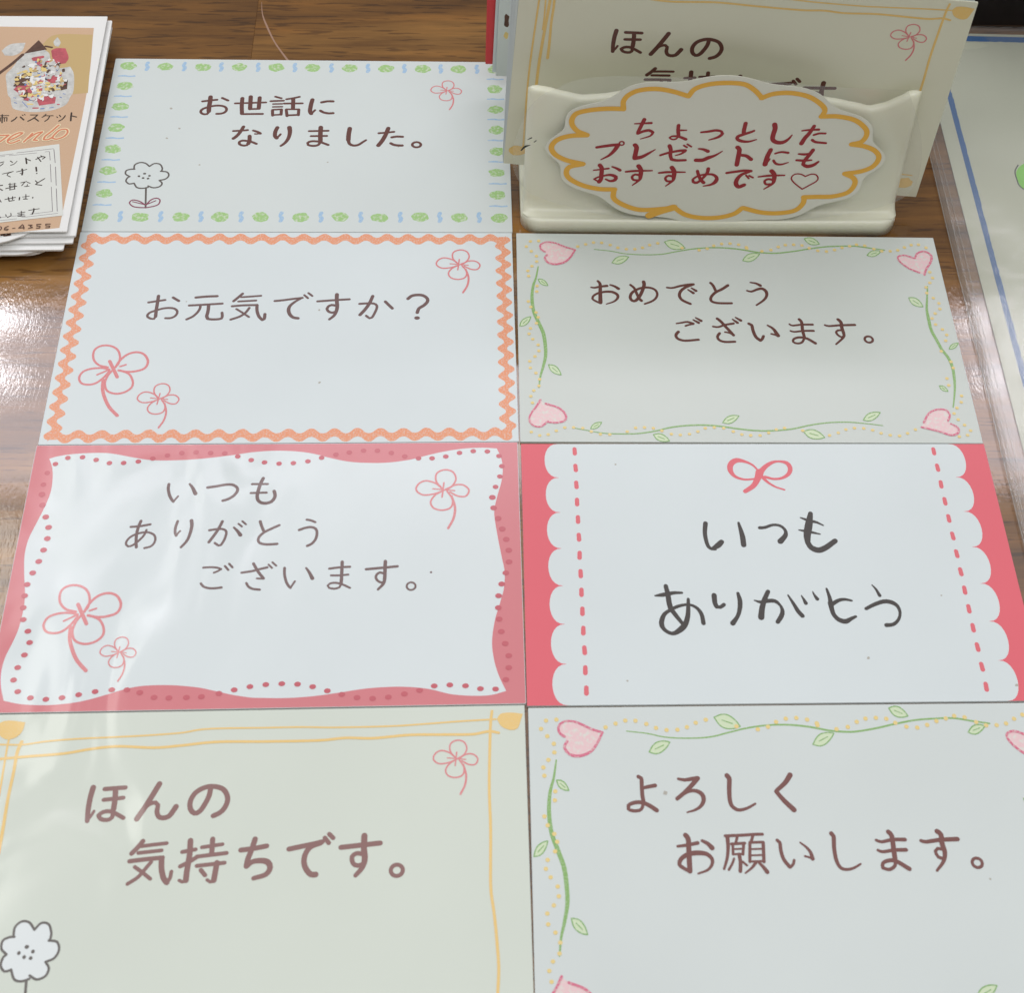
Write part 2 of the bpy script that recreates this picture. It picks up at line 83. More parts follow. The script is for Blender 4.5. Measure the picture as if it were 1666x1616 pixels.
["dotted_border","crimson",None,[["D",[0.11],[4.13,50.49,0.53,0.49]],["D",[0.11],[6.22,51.86,0.53,0.5]],["D",[0.11],[8.91,52.0,0.53,0.5]],["D",[0.11],[11.51,51.36,0.53,0.5]],["D",[0.11],[14.06,50.61,0.53,0.49]],["D",[0.11],[16.69,50.62,0.53,0.49]],["D",[0.11],[19.37,50.92,0.54,0.49]],["D",[0.11],[21.98,51.56,0.54,0.5]],["D",[0.11],[24.63,52.26,0.54,0.5]],["D",[0.11],[27.24,52.82,0.54,0.5]],["D",[0.12],[29.89,52.95,0.54,0.5]],["D",[0.12],[32.62,52.77,0.54,0.5]],["D",[0.12],[35.3,52.66,0.54,0.5]],["D",[0.12],[37.78,51.9,0.54,0.5]],["D",[0.12],[40.36,51.05,0.54,0.5]],["D",[0.12],[42.9,50.5,0.54,0.49]],["D",[0.12],[45.64,50.18,0.54,0.49]],["D",[0.12],[48.32,50.28,0.54,0.49]],["D",[0.12],[51.02,50.66,0.54,0.49]],["D",[0.12],[53.56,51.46,0.54,0.5]],["D",[0.12],[56.22,52.18,0.55,0.5]],["D",[0.12],[58.74,52.65,0.55,0.5]],["D",[0.12],[61.43,53.04,0.55,0.5]],["D",[0.12],[64.04,53.02,0.55,0.5]],["D",[0.12],[66.71,52.47,0.55,0.5]],["D",[0.12],[69.27,51.64,0.55,0.5]],["D",[0.12],[71.89,51.16,0.55,0.5]],["D",[0.12],[74.47,51.14,0.55,0.5]],["D",[0.12],[77.08,51.53,0.55,0.5]],["D",[0.12],[79.68,52.35,0.55,0.5]],["D",[0.12],[82.31,52.74,0.55,0.5]],["D",[0.12],[85.01,52.63,0.55,0.5]],["D",[0.12],[87.22,51.56,0.55,0.5]],["D",[0.12],[87.72,49.2,0.55,0.5]],["D",[0.12],[87.3,46.83,0.55,0.49]],["D",[0.12],[86.44,44.49,0.54,0.49]],["D",[0.12],[85.8,42.12,0.65,0.56]],["D",[0.11],[85.99,39.78,0.64,0.56]],["D",[0.11],[86.79,37.44,0.64,0.55]],["D",[0.11],[87.5,35.16,0.64,0.55]],["D",[0.11],[88.2,32.88,0.63,0.54]],["D",[0.11],[88.61,30.54,0.63,0.54]],["D",[0.11],[88.59,28.08,0.63,0.53]],["D",[0.11],[87.96,25.77,0.62,0.52]],["D",[0.11],[87.16,23.48,0.62,0.52]],["D",[0.11],[86.56,21.07,0.62,0.51]],["D",[0.11],[86.46,18.64,0.61,0.51]],["D",[0.11],[86.57,16.36,0.61,0.5]],["D",[0.11],[86.9,13.87,0.61,0.5]],["D",[0.11],[87.54,11.51,0.6,0.49]],["D",[0.11],[88.11,9.13,0.6,0.49]],["D",[0.11],[88.06,6.82,0.6,0.48]],["D",[0.11],[87.49,4.54,0.59,0.48]],["D",[0.11],[85.69,2.79,0.59,0.47]],["D",[0.11],[83.09,2.91,0.59,0.47]],["D",[0.11],[80.54,3.5,0.59,0.47]],["D",[0.11],[77.84,3.72,0.59,0.47]],["D",[0.11],[75.17,3.57,0.59,0.47]],["D",[0.11],[72.68,2.81,0.59,0.47]],["D",[0.1],[70.09,2.19,0.59,0.47]],["D",[0.1],[67.37,1.64,0.59,0.47]],["D",[0.1],[64.71,1.43,0.58,0.47]],["D",[0.1],[62.06,1.65,0.58,0.47]],["D",[0.1],[59.45,2.3,0.58,0.47]],["D",[0.1],[56.97,3.01,0.58,0.47]],["D",[0.1],[54.44,3.83,0.58,0.47]],["D",[0.1],[51.84,4.35,0.58,0.47]],["D",[0.1],[49.16,4.49,0.58,0.47]],["D",[0.1],[46.47,4.38,0.58,0.47]],["D",[0.1],[43.81,4.04,0.58,0.47]],["D",[0.1],[41.2,3.49,0.58,0.47]],["D",[0.1],[38.69,2.87,0.58,0.47]],["D",[0.1],[35.8,2.33,0.58,0.47]],["D",[0.1],[33.3,2.24,0.58,0.47]],["D",[0.1],[30.38,2.21,0.58,0.47]],["D",[0.1],[27.89,2.35,0.58,0.47]],["D",[0.1],[25.39,3.3,0.58,0.47]],["D",[0.1],[23.18,3.84,0.58,0.47]],["D",[0.1],[20.64,3.89,0.58,0.47]],["D",[0.1],[17.9,3.61,0.57,0.47]],["D",[0.1],[15.24,3.09,0.57,0.47]],["D",[0.1],[12.55,2.59,0.57,0.47]],["D",[0.1],[9.93,2.34,0.57,0.47]],["D",[0.1],[7.31,2.66,0.57,0.47]],["D",[0.1],[5.02,3.86,0.57,0.47]],["D",[0.1],[3.97,6.03,0.57,0.48]],["D",[0.1],[4.26,8.36,0.58,0.48]],["D",[0.1],[5.0,10.73,0.58,0.49]],["D",[0.1],[5.49,13.11,0.58,0.49]],["D",[0.1],[4.83,15.31,0.59,0.5]],["D",[0.11],[3.66,17.6,0.59,0.5]],["D",[0.11],[3.27,19.96,0.59,0.51]],["D",[0.11],[3.12,22.35,0.6,0.51]],["D",[0.11],[3.18,24.62,0.6,0.52]],["D",[0.11],[3.76,26.98,0.6,0.52]],["D",[0.11],[4.44,29.34,0.61,0.53]],["D",[0.11],[4.92,31.71,0.61,0.53]],["D",[0.11],[5.21,34.12,0.61,0.54]],["D",[0.11],[5.05,36.51,0.62,0.55]],["D",[0.11],[4.19,38.75,0.62,0.55]],["D",[0.11],[3.2,41.36,0.62,0.56]],["D",[0.11],[2.73,43.71,0.62,0.56]],["D",[0.11],[2.65,45.89,0.53,0.48]],["D",[0.11],[2.96,48.49,0.53,0.49]]]],
],
"c5":[
["leaf_fill","leafpale",None,[["F",[0.13],[20.18,46.52,21.25,46.19,22.2,46.44,23.22,47.33,23.83,48.25,22.98,48.48,21.8,48.33,20.93,47.71]],["F",[0.13],[31.8,52.71,32.6,51.31,33.61,50.64,35.05,50.6,36.13,50.98,35.48,52.05,34.33,53.05,33.17,53.25]],["F",[0.13],[48.22,47.53,49.33,47.24,50.33,47.54,51.42,48.52,52.09,49.49,51.21,49.69,49.97,49.49,49.04,48.8]],["F",[0.13],[62.37,54.08,62.87,52.99,63.58,52.43,64.65,52.34,65.48,52.57,65.07,53.41,64.28,54.22,63.43,54.42]],["F",[0.13],[75.43,49.41,76.25,49.07,77.05,49.19,77.98,49.85,78.59,50.55,77.93,50.8,76.96,50.77,76.18,50.33]],["F",[0.13],[4.41,41.74,4.67,40.86,5.11,40.3,5.81,39.97,6.38,39.92,6.16,40.61,5.69,41.37,5.14,41.72]],["F",[0.13],[0.35,28.87,1.24,29.04,1.89,29.57,2.43,30.58,2.67,31.45,1.97,31.28,1.12,30.74,0.62,29.98]],["F",[0.12],[5.98,18.94,6.24,17.78,6.77,17.0,7.67,16.48,8.42,16.34,8.19,17.24,7.63,18.28,6.93,18.8]],["F",[0.13],[82.48,37.49,82.72,36.23,83.27,35.45,84.27,35.03,85.11,35.02,84.91,35.99,84.33,37.05,83.56,37.51]],["F",[0.13],[88.56,23.65,89.24,23.67,89.82,23.98,90.42,24.66,90.77,25.27,90.23,25.23,89.5,24.94,88.98,24.43]],["F",[0.13],[84.75,14.12,84.88,13.41,85.19,12.97,85.77,12.73,86.25,12.71,86.14,13.25,85.81,13.85,85.38,14.11]],["F",[0.12],[13.75,3.12,14.49,3.08,15.09,3.35,15.68,4.03,15.99,4.66,15.41,4.67,14.65,4.42,14.13,3.93]],["F",[0.12],[25.93,1.76,26.46,0.77,27.16,0.24,28.2,0.1,29.0,0.26,28.57,1.03,27.77,1.79,26.94,2.01]],["F",[0.12],[39.81,4.67,40.81,4.46,41.7,4.73,42.64,5.56,43.2,6.37,42.4,6.51,41.3,6.31,40.5,5.72]],["F",[0.12],[67.88,5.46,68.94,5.27,69.9,5.57,70.94,6.46,71.57,7.34,70.73,7.46,69.55,7.23,68.66,6.59]],["F",[0.12],[55.58,2.65,56.29,1.47,57.21,0.91,58.56,0.89,59.58,1.21,59.01,2.11,57.96,2.95,56.88,3.11]]]],
["heart_fill","heartpale",None,[["F",[0.13],[6.0,49.48,5.23,50.11,5.1,51.38,6.23,52.25,8.12,52.06,10.6,50.82,12.47,50.12,11.45,48.08,10.15,46.59,8.25,45.94,6.7,46.33,5.95,47.58,6.45,48.64]]]],
["heart_fill","heartpale",None,[["F",[0.13],[85.99,44.56,83.91,45.82,82.26,47.76,82.15,49.07,83.55,49.53,85.72,48.68,85.72,48.68,86.65,50.23,88.39,50.69,89.49,49.39,89.0,47.63,87.62,45.44,87.02,43.92]]]],
["heart_fill","heartpale",None,[["F",[0.12],[4.14,10.06,3.38,8.6,2.18,6.62,1.87,5.01,2.7,3.77,4.14,3.6,5.46,4.85,5.46,4.67,7.04,4.5,8.78,5.05,8.98,6.48,7.72,8.09,5.14,9.16]]]],
["heart_fill","heartpale",None,[["F",[0.12],[79.93,4.97,81.4,7.21,83.25,8.15,85.06,7.97,85.49,6.67,84.88,5.36,85.35,4.63,86.54,3.71,86.38,2.42,84.83,1.87,82.57,2.77,79.27,3.79]]]],
["lettering","brush","brown lettering reading おめでとう",[["S",[0.32,0.52],[15.44,39.61,16.14,39.49,17.36,39.82,18.78,40.05]],["S",[0.44,0.69],[16.93,41.36,17.36,40.57,17.3,38.44,17.2,35.42]],["S",[0.4,0.4,0.56,0.24],[17.15,35.29,16.18,35.85,15.56,36.45,15.73,37.11,16.67,37.91,18.3,38.4,19.9,38.34,20.87,37.56,20.82,36.64,19.97,35.71,18.43,35.04]],["S",[0.36,0.57],[19.5,40.33,20.39,39.94,21.16,39.29]],["S",[0.44,0.53],[23.75,40.38,24.5,39.46,24.91,38.01,25.34,36.69,25.8,36.04]],["S",[0.61,0.37],[26.57,41.27,26.64,40.42,26.17,38.82,25.47,37.22,24.59,36.03,23.89,36.02,23.49,36.8,23.81,37.99,24.77,38.93,26.22,39.61,27.84,39.63,28.91,38.98,29.23,37.79,28.74,36.6,27.79,35.8,26.44,35.18]],["S",[0.36,0.53],[31.39,39.73,32.49,39.64,34.37,40.24,36.02,40.59,37.04,40.68]],["S",[0.53,0.49],[36.72,40.54,35.35,39.86,34.25,38.78,33.85,37.58,34.17,36.53,34.92,35.88,35.98,35.29]],["S",[0.28,0.53],[35.8,39.2,36.84,38.28]],["S",[0.28,0.53],[36.55,39.66,37.46,38.9]],["S",[0.49],[40.74,41.13,41.19,40.46,41.65,38.87]],["S",[0.53,0.45],[44.35,40.5,43.02,39.42,41.51,38.47,40.48,37.13,40.48,36.08,41.45,35.62,42.85,35.53,44.67,35.55]],["S",[0.29,0.57],[49.21,41.37,50.41,41.11,51.26,40.51]],["S",[0.33,0.61,0.33],[48.25,39.08,49.14,38.82,50.64,39.51,51.57,39.65,52.3,38.86,52.26,37.67,51.52,36.47,49.85,35.08]]]],
["lettering","brush","brown lettering reading ございます。",[["S",[0.28,0.48],[32.65,29.94,33.76,30.16,34.98,30.38,36.13,29.93]],["S",[0.36],[36.12,29.8,35.32,29.66,34.49,29.32]],["S",[0.28,0.52],[36.22,30.95,37.25,30.19]],["S",[0.28,0.52],[36.77,31.53,37.83,30.71]],["S",[0.52,0.44],[32.88,27.72,32.32,26.95,32.45,26.07,33.39,25.5,34.57,25.41,36.86,25.68]],["S",[0.36,0.44],[40.15,29.2,41.23,29.08,42.68,29.66,44.52,30.06]],["S",[0.52],[41.24,31.32,41.88,30.63,43.0,28.84,44.2,26.94]],["S",[0.32],[44.17,27.02,43.27,27.57,42.5,27.74]],["S",[0.48,0.44],[41.37,27.42,40.83,26.53,41.11,25.64,42.24,25.15,44.33,25.22]],["S",[0.28,0.52],[44.43,31.17,45.34,30.28]],["S",[0.28,0.52],[45.08,31.69,46.1,30.88]],["S",[0.52,0.56],[47.69,30.04,48.25,29.66,48.38,28.13,48.8,26.48,49.6,25.6]],["S",[0.48],[49.65,25.55,50.04,25.98,50.38,26.74]],["S",[0.32,0.68],[51.55,29.64,52.64,28.68,53.42,26.9]],["S",[0.36],[53.37,26.77,52.76,27.15,52.08,27.35]],["S",[0.32,0.44],[56.16,30.0,56.75,29.62,58.79,29.9,61.0,29.92]],["S",[0.32,0.44],[56.17,28.2,56.94,27.95,58.98,28.23,60.98,28.25]],["S",[0.52],[58.37,31.31,58.77,30.54,58.71,28.48,58.85,26.44]],["S",[0.4,0.4,0.52],[58.86,26.39,58.18,25.17,57.15,24.86,56.37,25.28,56.6,26.04,57.76,26.48,59.31,26.19,60.94,24.94]],["S",[0.36,0.48],[63.56,29.82,64.37,29.57,66.82,29.8,69.85,29.93]],["S",[0.57,0.57,0.32],[66.53,31.35,67.03,30.63,67.01,29.08,67.19,27.54,66.94,26.52,65.19,24.73]],["S",[0.4],[66.92,28.44,66.12,28.43,65.64,27.91,65.93,27.15,66.56,26.64,66.88,26.77]],["O",[0.4],[72.18,26.06,0.84,0.82]]]],
["vine_print","green",None,[["S",[0.2,0.37,0.33],[16.58,50.35,20.04,49.89,23.16,49.17,26.94,48.93,30.75,49.11,33.98,49.88,37.22,50.65,40.77,51.13,44.28,51.18,47.76,50.8,51.38,50.04,53.61,49.81,55.91,49.79,59.59,50.37,62.98,51.12,66.7,51.8,70.04,52.02,73.35,52.07,76.58,51.5,79.49,51.01]],["S",[0.26,0.65,0.78,0.65,0.26],[4.49,45.26,3.96,42.15,3.29,39.68,3.01,36.44,3.3,32.84,4.3,29.69,5.14,26.97,5.45,23.88,5.44,21.21,4.93,18.56,4.28,15.94,3.92,13.16]],["S",[0.27,0.66,0.66],[87.1,40.72,86.4,37.33,85.81,34.4,85.69,31.92,85.74,28.65,86.37,26.03,87.0,23.44]],["S",[0.64,0.64,0.26],[87.0,23.44,87.9,21.46,88.33,19.1,88.18,15.99,87.68,12.91,86.58,8.73]],["S",[0.18,0.34,0.34,0.18],[10.45,3.28,13.3,2.66,16.15,2.07,19.31,1.91,22.77,1.99,26.28,2.58,29.23,3.44,32.17,3.92,35.68,4.11,39.15,3.84,42.59,3.25,45.58,2.86,48.26,2.76,50.97,2.92,53.71,3.3,57.13,4.19,60.83,4.8,64.48,4.96,67.46,4.72,70.13,4.37,71.6,4.12]]]],
["leaf_print","leaf",None,[["S",[0.21],[20.18,46.52,21.25,46.19,22.2,46.44,23.22,47.33,23.83,48.25]],["S",[0.21],[23.83,48.25,22.98,48.48,21.8,48.33,20.93,47.71,20.18,46.52]],["S",[0.16],[21.27,47.04,22.73,47.73]],["S",[0.21],[31.8,52.71,32.6,51.31,33.61,50.64,35.05,50.6,36.13,50.98]],["S",[0.21],[36.13,50.98,35.48,52.05,34.33,53.05,33.17,53.25,31.8,52.71]],["S",[0.16],[33.1,52.19,34.83,51.5]],["S",[0.21],[48.22,47.53,49.33,47.24,50.33,47.54,51.42,48.52,52.09,49.49]],["S",[0.21],[52.09,49.49,51.21,49.69,49.97,49.49,49.04,48.8,48.22,47.53]],["S",[0.16],[49.38,48.12,50.93,48.9]],["S",[0.22],[62.37,54.08,62.87,52.99,63.58,52.43,64.65,52.34,65.48,52.57]],["S",[0.22],[65.48,52.57,65.07,53.41,64.28,54.22,63.43,54.42,62.37,54.08]],["S",[0.16],[63.3,53.63,64.55,53.02]],["S",[0.22],[75.43,49.41,76.25,49.07,77.05,49.19,77.98,49.85,78.59,50.55]],["S",[0.22],[78.59,50.55,77.93,50.8,76.96,50.77,76.18,50.33,75.43,49.41]],["S",[0.16],[76.37,49.75,77.64,50.21]],["S",[0.21],[4.41,41.74,4.67,40.86,5.11,40.3,5.81,39.97,6.38,39.92]],["S",[0.21],[6.38,39.92,6.16,40.61,5.69,41.37,5.14,41.72,4.41,41.74]],["S",[0.15],[5.0,41.2,5.79,40.47]],["S",[0.2],[0.35,28.87,1.24,29.04,1.89,29.57,2.43,30.58,2.67,31.45]],["S",[0.2],[2.67,31.45,1.97,31.28,1.12,30.74,0.62,29.98,0.35,28.87]],["S",[0.15],[1.04,29.64,1.97,30.67]],["S",[0.2],[5.98,18.94,6.24,17.78,6.77,17.0,7.67,16.48,8.42,16.34]],["S",[0.2],[8.42,16.34,8.19,17.24,7.63,18.28,6.93,18.8,5.98,18.94]],["S",[0.15],[6.71,18.16,7.69,17.12]],["S",[0.21],[82.48,37.49,82.72,36.23,83.27,35.45,84.27,35.03,85.11,35.02]],["S",[0.21],[85.11,35.02,84.91,35.99,84.33,37.05,83.56,37.51,82.48,37.49]],["S",[0.16],[83.27,36.75,84.33,35.76]],["S",[0.21],[88.56,23.65,89.24,23.67,89.82,23.98,90.42,24.66,90.77,25.27]],["S",[0.21],[90.77,25.27,90.23,25.23,89.5,24.94,88.98,24.43,88.56,23.65]],["S",[0.15],[89.22,24.13,90.1,24.78]],["S",[0.2],[84.75,14.12,84.88,13.41,85.19,12.97,85.77,12.73,86.25,12.71]],["S",[0.2],[86.25,12.71,86.14,13.25,85.81,13.85,85.38,14.11,84.75,14.12]],["S",[0.15],[85.2,13.69,85.8,13.13]],["S",[0.19],[13.75,3.12,14.49,3.08,15.09,3.35,15.68,4.03,15.99,4.66]],["S",[0.19],[15.99,4.66,15.41,4.67,14.65,4.42,14.13,3.93,13.75,3.12]],["S",[0.14],[14.42,3.58,15.32,4.19]],["S",[0.19],[25.93,1.76,26.46,0.77,27.16,0.24,28.2,0.1,29.0,0.26]],["S",[0.19],[29.0,0.26,28.57,1.03,27.77,1.79,26.94,2.01,25.93,1.76]],["S",[0.14],[26.85,1.31,28.08,0.71]],["S",[0.19],[39.81,4.67,40.81,4.46,41.7,4.73,42.64,5.56,43.2,6.37]],["S",[0.2],[43.2,6.37,42.4,6.51,41.3,6.31,40.5,5.72,39.81,4.67]],["S",[0.15],[40.82,5.18,42.18,5.86]],["S",[0.2],[67.88,5.46,68.94,5.27,69.9,5.57,70.94,6.46,71.57,7.34]],["S",[0.2],[71.57,7.34,70.73,7.46,69.55,7.23,68.66,6.59,67.88,5.46]],["S",[0.15],[68.98,6.02,70.46,6.77]],["S",[0.2],[55.58,2.65,56.29,1.47,57.21,0.91,58.56,0.89,59.58,1.21]],["S",[0.19],[59.58,1.21,59.01,2.11,57.96,2.95,56.88,3.11,55.58,2.65]],["S",[0.15],[56.78,2.22,58.38,1.64]]]],
["heart_print","heart","pink heart in the upper left corner",[["S",[0.47,0.39,0.47],[12.47,50.12,10.6,50.82,8.12,52.06,6.23,52.25,5.1,51.38,5.23,50.11,6.0,49.48]],["S",[0.39,0.53,0.45],[12.47,50.12,11.45,48.08,10.15,46.59,8.25,45.94,6.7,46.33,5.95,47.58,6.45,48.64]]]],
["heart_print","heart","pink heart in the upper right corner",[["S",[0.48,0.4,0.48],[85.99,44.56,83.91,45.82,82.26,47.76,82.15,49.07,83.55,49.53,85.72,48.68]],["S",[0.4,0.54,0.46],[85.72,48.68,86.65,50.23,88.39,50.69,89.49,49.39,89.0,47.63,87.62,45.44,87.02,43.92]]]],
["heart_print","heart","pink heart in the lower left corner",[["S",[0.44,0.36,0.44],[4.14,10.06,3.38,8.6,2.18,6.62,1.87,5.01,2.7,3.77,4.14,3.6,5.46,4.85]],["S",[0.36,0.48,0.41],[5.46,4.67,7.04,4.5,8.78,5.05,8.98,6.48,7.72,8.09,5.14,9.16]]]],
["heart_print","heart","pink heart in the lower right corner",[["S",[0.45,0.37,0.45],[79.93,4.97,81.4,7.21,83.25,8.15,85.06,7.97,85.49,6.67,84.88,5.36]],["S",[0.37,0.5,0.42],[85.35,4.63,86.54,3.71,86.38,2.42,84.83,1.87,82.57,2.77,79.27,3.79]]]],
["dotted_border","honey",None,[["D",[0.13],[4.75,52.57,0.38,0.39]],["D",[0.13],[2.98,52.41,0.38,0.39]],["D",[0.13],[2.1,50.91,0.38,0.39]],["D",[0.13],[3.11,49.57,0.38,0.39]],["D",[0.13],[4.18,48.19,0.38,0.39]],["D",[0.13],[4.21,46.64,0.38,0.38]],["D",[0.13],[3.18,45.33,0.38,0.38]],["D",[0.13],[2.29,43.99,0.38,0.38]],["D",[0.13],[2.42,42.54,0.37,0.38]],["D",[0.13],[4.15,39.81,0.37,0.37]],["D",[0.13],[4.03,38.27,0.37,0.37]],["D",[0.13],[2.23,35.54,0.37,0.37]],["D",[0.13],[2.72,34.03,0.37,0.37]],["D",[0.13],[3.75,32.57,0.37,0.36]],["D",[0.13],[4.18,31.27,0.37,0.36]],["D",[0.13],[3.78,29.69,0.37,0.36]],["D",[0.13],[2.54,28.3,0.36,0.36]],["D",[0.13],[2.22,26.86,0.36,0.36]],["D",[0.12],[2.94,25.48,0.36,0.35]],["D",[0.12],[4.02,23.98,0.36,0.35]],["D",[0.12],[4.13,22.42,0.36,0.35]],["D",[0.12],[3.3,21.0,0.36,0.35]],["D",[0.12],[2.23,19.74,0.36,0.35]],["D",[0.12],[2.32,18.05,0.36,0.34]],["D",[0.12],[3.41,16.75,0.36,0.34]],["D",[0.12],[4.11,15.19,0.36,0.34]],["D",[0.12],[3.93,13.53,0.35,0.34]],["D",[0.12],[2.88,12.35,0.35,0.34]],["D",[0.12],[2.27,10.95,0.35,0.33]],["D",[0.12],[2.58,9.32,0.35,0.33]],["D",[0.13],[13.07,51.07,0.38,0.39]],["D",[0.13],[14.81,51.73,0.38,0.39]],["D",[0.13],[16.51,52.27,0.38,0.39]],["D",[0.13],[18.25,52.21,0.38,0.39]],["D",[0.13],[20.06,51.6,0.38,0.39]],["D",[0.13],[21.67,50.85,0.38,0.39]],["D",[0.13],[23.45,50.45,0.38,0.39]],["D",[0.13],[25.29,50.48,0.38,0.39]],["D",[0.13],[26.97,50.93,0.38,0.39]],["D",[0.13],[28.55,51.72,0.38,0.39]],["D",[0.13],[30.33,52.26,0.39,0.39]],["D",[0.13],[35.49,50.97,0.39,0.39]],["D",[0.13],[39.1,50.38,0.39,0.39]],["D",[0.13],[40.9,50.83,0.39,0.39]],["D",[0.13],[42.41,51.71,0.39,0.4]],["D",[0.13],[44.16,52.29,0.39,0.4]],["D",[0.13],[46.0,52.41,0.39,0.4]],["D",[0.13],[47.83,52.09,0.39,0.4]],["D",[0.13],[49.42,51.38,0.39,0.4]],["D",[0.12],[45.04,1.67,0.35,0.33]],["D",[0.12],[43.31,1.84,0.35,0.33]],["D",[0.12],[41.7,2.54,0.35,0.33]],["D",[0.12],[39.89,3.35,0.35,0.33]],["D",[0.12],[38.04,3.52,0.35,0.33]],["D",[0.12],[36.25,3.33,0.35,0.33]],["D",[0.12],[34.73,2.51,0.35,0.33]],["D",[0.12],[33.02,1.9,0.35,0.32]],["D",[0.12],[31.21,1.68,0.35,0.32]],["D",[0.12],[29.49,1.88,0.35,0.32]],["D",[0.12],[27.67,2.65,0.35,0.33]],["D",[0.12],[26.04,3.28,0.35,0.33]],["D",[0.12],[24.31,3.45,0.35,0.33]],["D",[0.12],[22.57,3.34,0.35,0.33]],["D",[0.12],[20.87,2.44,0.35,0.32]],["D",[0.12],[17.43,1.72,0.35,0.32]],["D",[0.12],[15.62,1.79,0.35,0.32]],["D",[0.12],[13.87,2.41,0.35,0.32]],["D",[0.12],[12.23,3.22,0.35,0.32]],["D",[0.12],[10.45,3.39,0.35,0.32]],["D",[0.12],[8.73,3.34,0.35,0.32]],["D",[0.12],[7.06,2.56,0.35,0.32]],["D",[0.12],[5.46,1.67,0.35,0.32]],["D",[0.12],[3.8,1.42,0.35,0.32]],["D",[0.12],[2.19,2.25,0.35,0.32]],["D",[0.13],[49.48,51.02,0.39,0.4]],["D",[0.13],[52.68,50.27,0.39,0.39]],["D",[0.13],[54.69,50.65,0.39,0.4]],["D",[0.13],[56.38,51.56,0.39,0.4]],["D",[0.13],[58.0,52.15,0.39,0.4]],["D",[0.13],[59.83,52.27,0.39,0.4]],["D",[0.13],[61.62,52.07,0.39,0.4]],["D",[0.13],[63.07,51.3,0.39,0.4]],["D",[0.13],[64.88,50.58,0.39,0.4]],["D",[0.13],[66.73,50.39,0.39,0.4]],["D",[0.13],[68.55,50.85,0.39,0.4]],["D",[0.13],[70.3,51.54,0.39,0.4]],["D",[0.13],[72.02,52.01,0.39,0.4]],["D",[0.14],[73.58,52.47,0.39,0.4]],["D",[0.14],[75.36,52.19,0.39,0.4]],["D",[0.13],[77.21,51.28,0.39,0.4]],["D",[0.13],[78.83,50.65,0.39,0.4]],["D",[0.13],[80.69,50.67,0.39,0.4]],["D",[0.14],[82.4,50.96,0.39,0.4]],["D",[0.14],[84.0,51.82,0.39,0.4]],["D",[0.14],[85.63,52.56,0.39,0.4]],["D",[0.14],[87.24,52.67,0.39,0.4]],["D",[0.14],[88.76,51.81,0.39,0.4]],["D",[0.13],[88.31,44.72,0.39,0.39]],["D",[0.13],[88.61,43.08,0.39,0.39]],["D",[0.13],[87.77,41.7,0.39,0.39]],["D",[0.13],[86.72,40.41,0.38,0.39]],["D",[0.13],[86.6,38.8,0.38,0.38]],["D",[0.13],[87.75,37.43,0.38,0.38]],["D",[0.13],[88.68,35.97,0.38,0.38]],["D",[0.13],[88.62,34.43,0.38,0.38]],["D",[0.13],[87.36,33.17,0.38,0.38]],["D",[0.13],[86.47,31.8,0.38,0.37]],["D",[0.13],[86.91,30.17,0.38,0.37]],["D",[0.13],[88.11,28.88,0.38,0.37]],["D",[0.13],[88.75,27.38,0.38,0.37]],["D",[0.13],[88.24,25.85,0.37,0.37]],["D",[0.13],[86.77,23.04,0.37,0.36]],["D",[0.13],[88.3,20.28,0.37,0.36]],["D",[0.13],[88.48,18.71,0.37,0.36]],["D",[0.13],[86.65,15.98,0.37,0.35]],["D",[0.13],[86.7,14.24,0.37,0.35]],["D",[0.13],[88.82,11.58,0.36,0.35]],["D",[0.13],[88.45,9.99,0.36,0.34]],["D",[0.12],[87.31,8.55,0.36,0.34]],["D",[0.12],[86.44,7.16,0.36,0.34]],["D",[0.12],[87.01,5.67,0.36,0.34]],["D",[0.12],[88.03,4.34,0.36,0.34]],["D",[0.12],[88.98,2.99,0.36,0.33]],["D",[0.12],[88.16,1.88,0.36,0.33]],["D",[0.12],[86.42,1.51,0.36,0.33]],["D",[0.12],[77.95,3.19,0.36,0.33]],["D",[0.12],[76.22,2.27,0.36,0.33]],["D",[0.12],[74.52,1.64,0.36,0.33]],["D",[0.12],[72.68,1.81,0.36,0.33]],["D",[0.12],[70.95,2.28,0.36,0.33]],["D",[0.12],[69.37,3.0,0.36,0.33]],["D",[0.12],[67.66,3.44,0.36,0.33]],["D",[0.12],[65.83,3.5,0.36,0.33]],["D",[0.12],[64.06,3.13,0.35,0.33]],["D",[0.12],[62.44,2.31,0.35,0.33]],["D",[0.12],[60.61,1.69,0.35,0.33]],["D",[0.12],[55.45,2.83,0.35,0.33]],["D",[0.12],[51.93,3.43,0.35,0.33]],["D",[0.12],[50.24,3.06,0.35,0.33]],["D",[0.12],[48.65,2.25,0.35,0.33]],["D",[0.12],[46.88,1.63,0.35,0.33]],["D",[0.12],[45.0,1.58,0.35,0.33]]]],
],
"c4":[
["daisy_fill","daisywhite",None,[["F",[1],[11.55,17.84,11.54,19.32,12.44,20.17,13.59,19.98,14.54,18.85,15.43,19.85,16.59,19.61,17.2,18.13,16.95,17.14,18.24,16.9,18.72,15.68,18.18,14.46,16.97,13.95,17.62,12.98,17.3,11.86,16.09,11.37,14.97,11.51,13.89,11.17,12.74,11.49,12.04,12.94,11.09,12.69,10.36,13.66,10.59,14.88,10.97,15.22,10.05,16.1,10.06,17.32,10.99,17.82]]]],
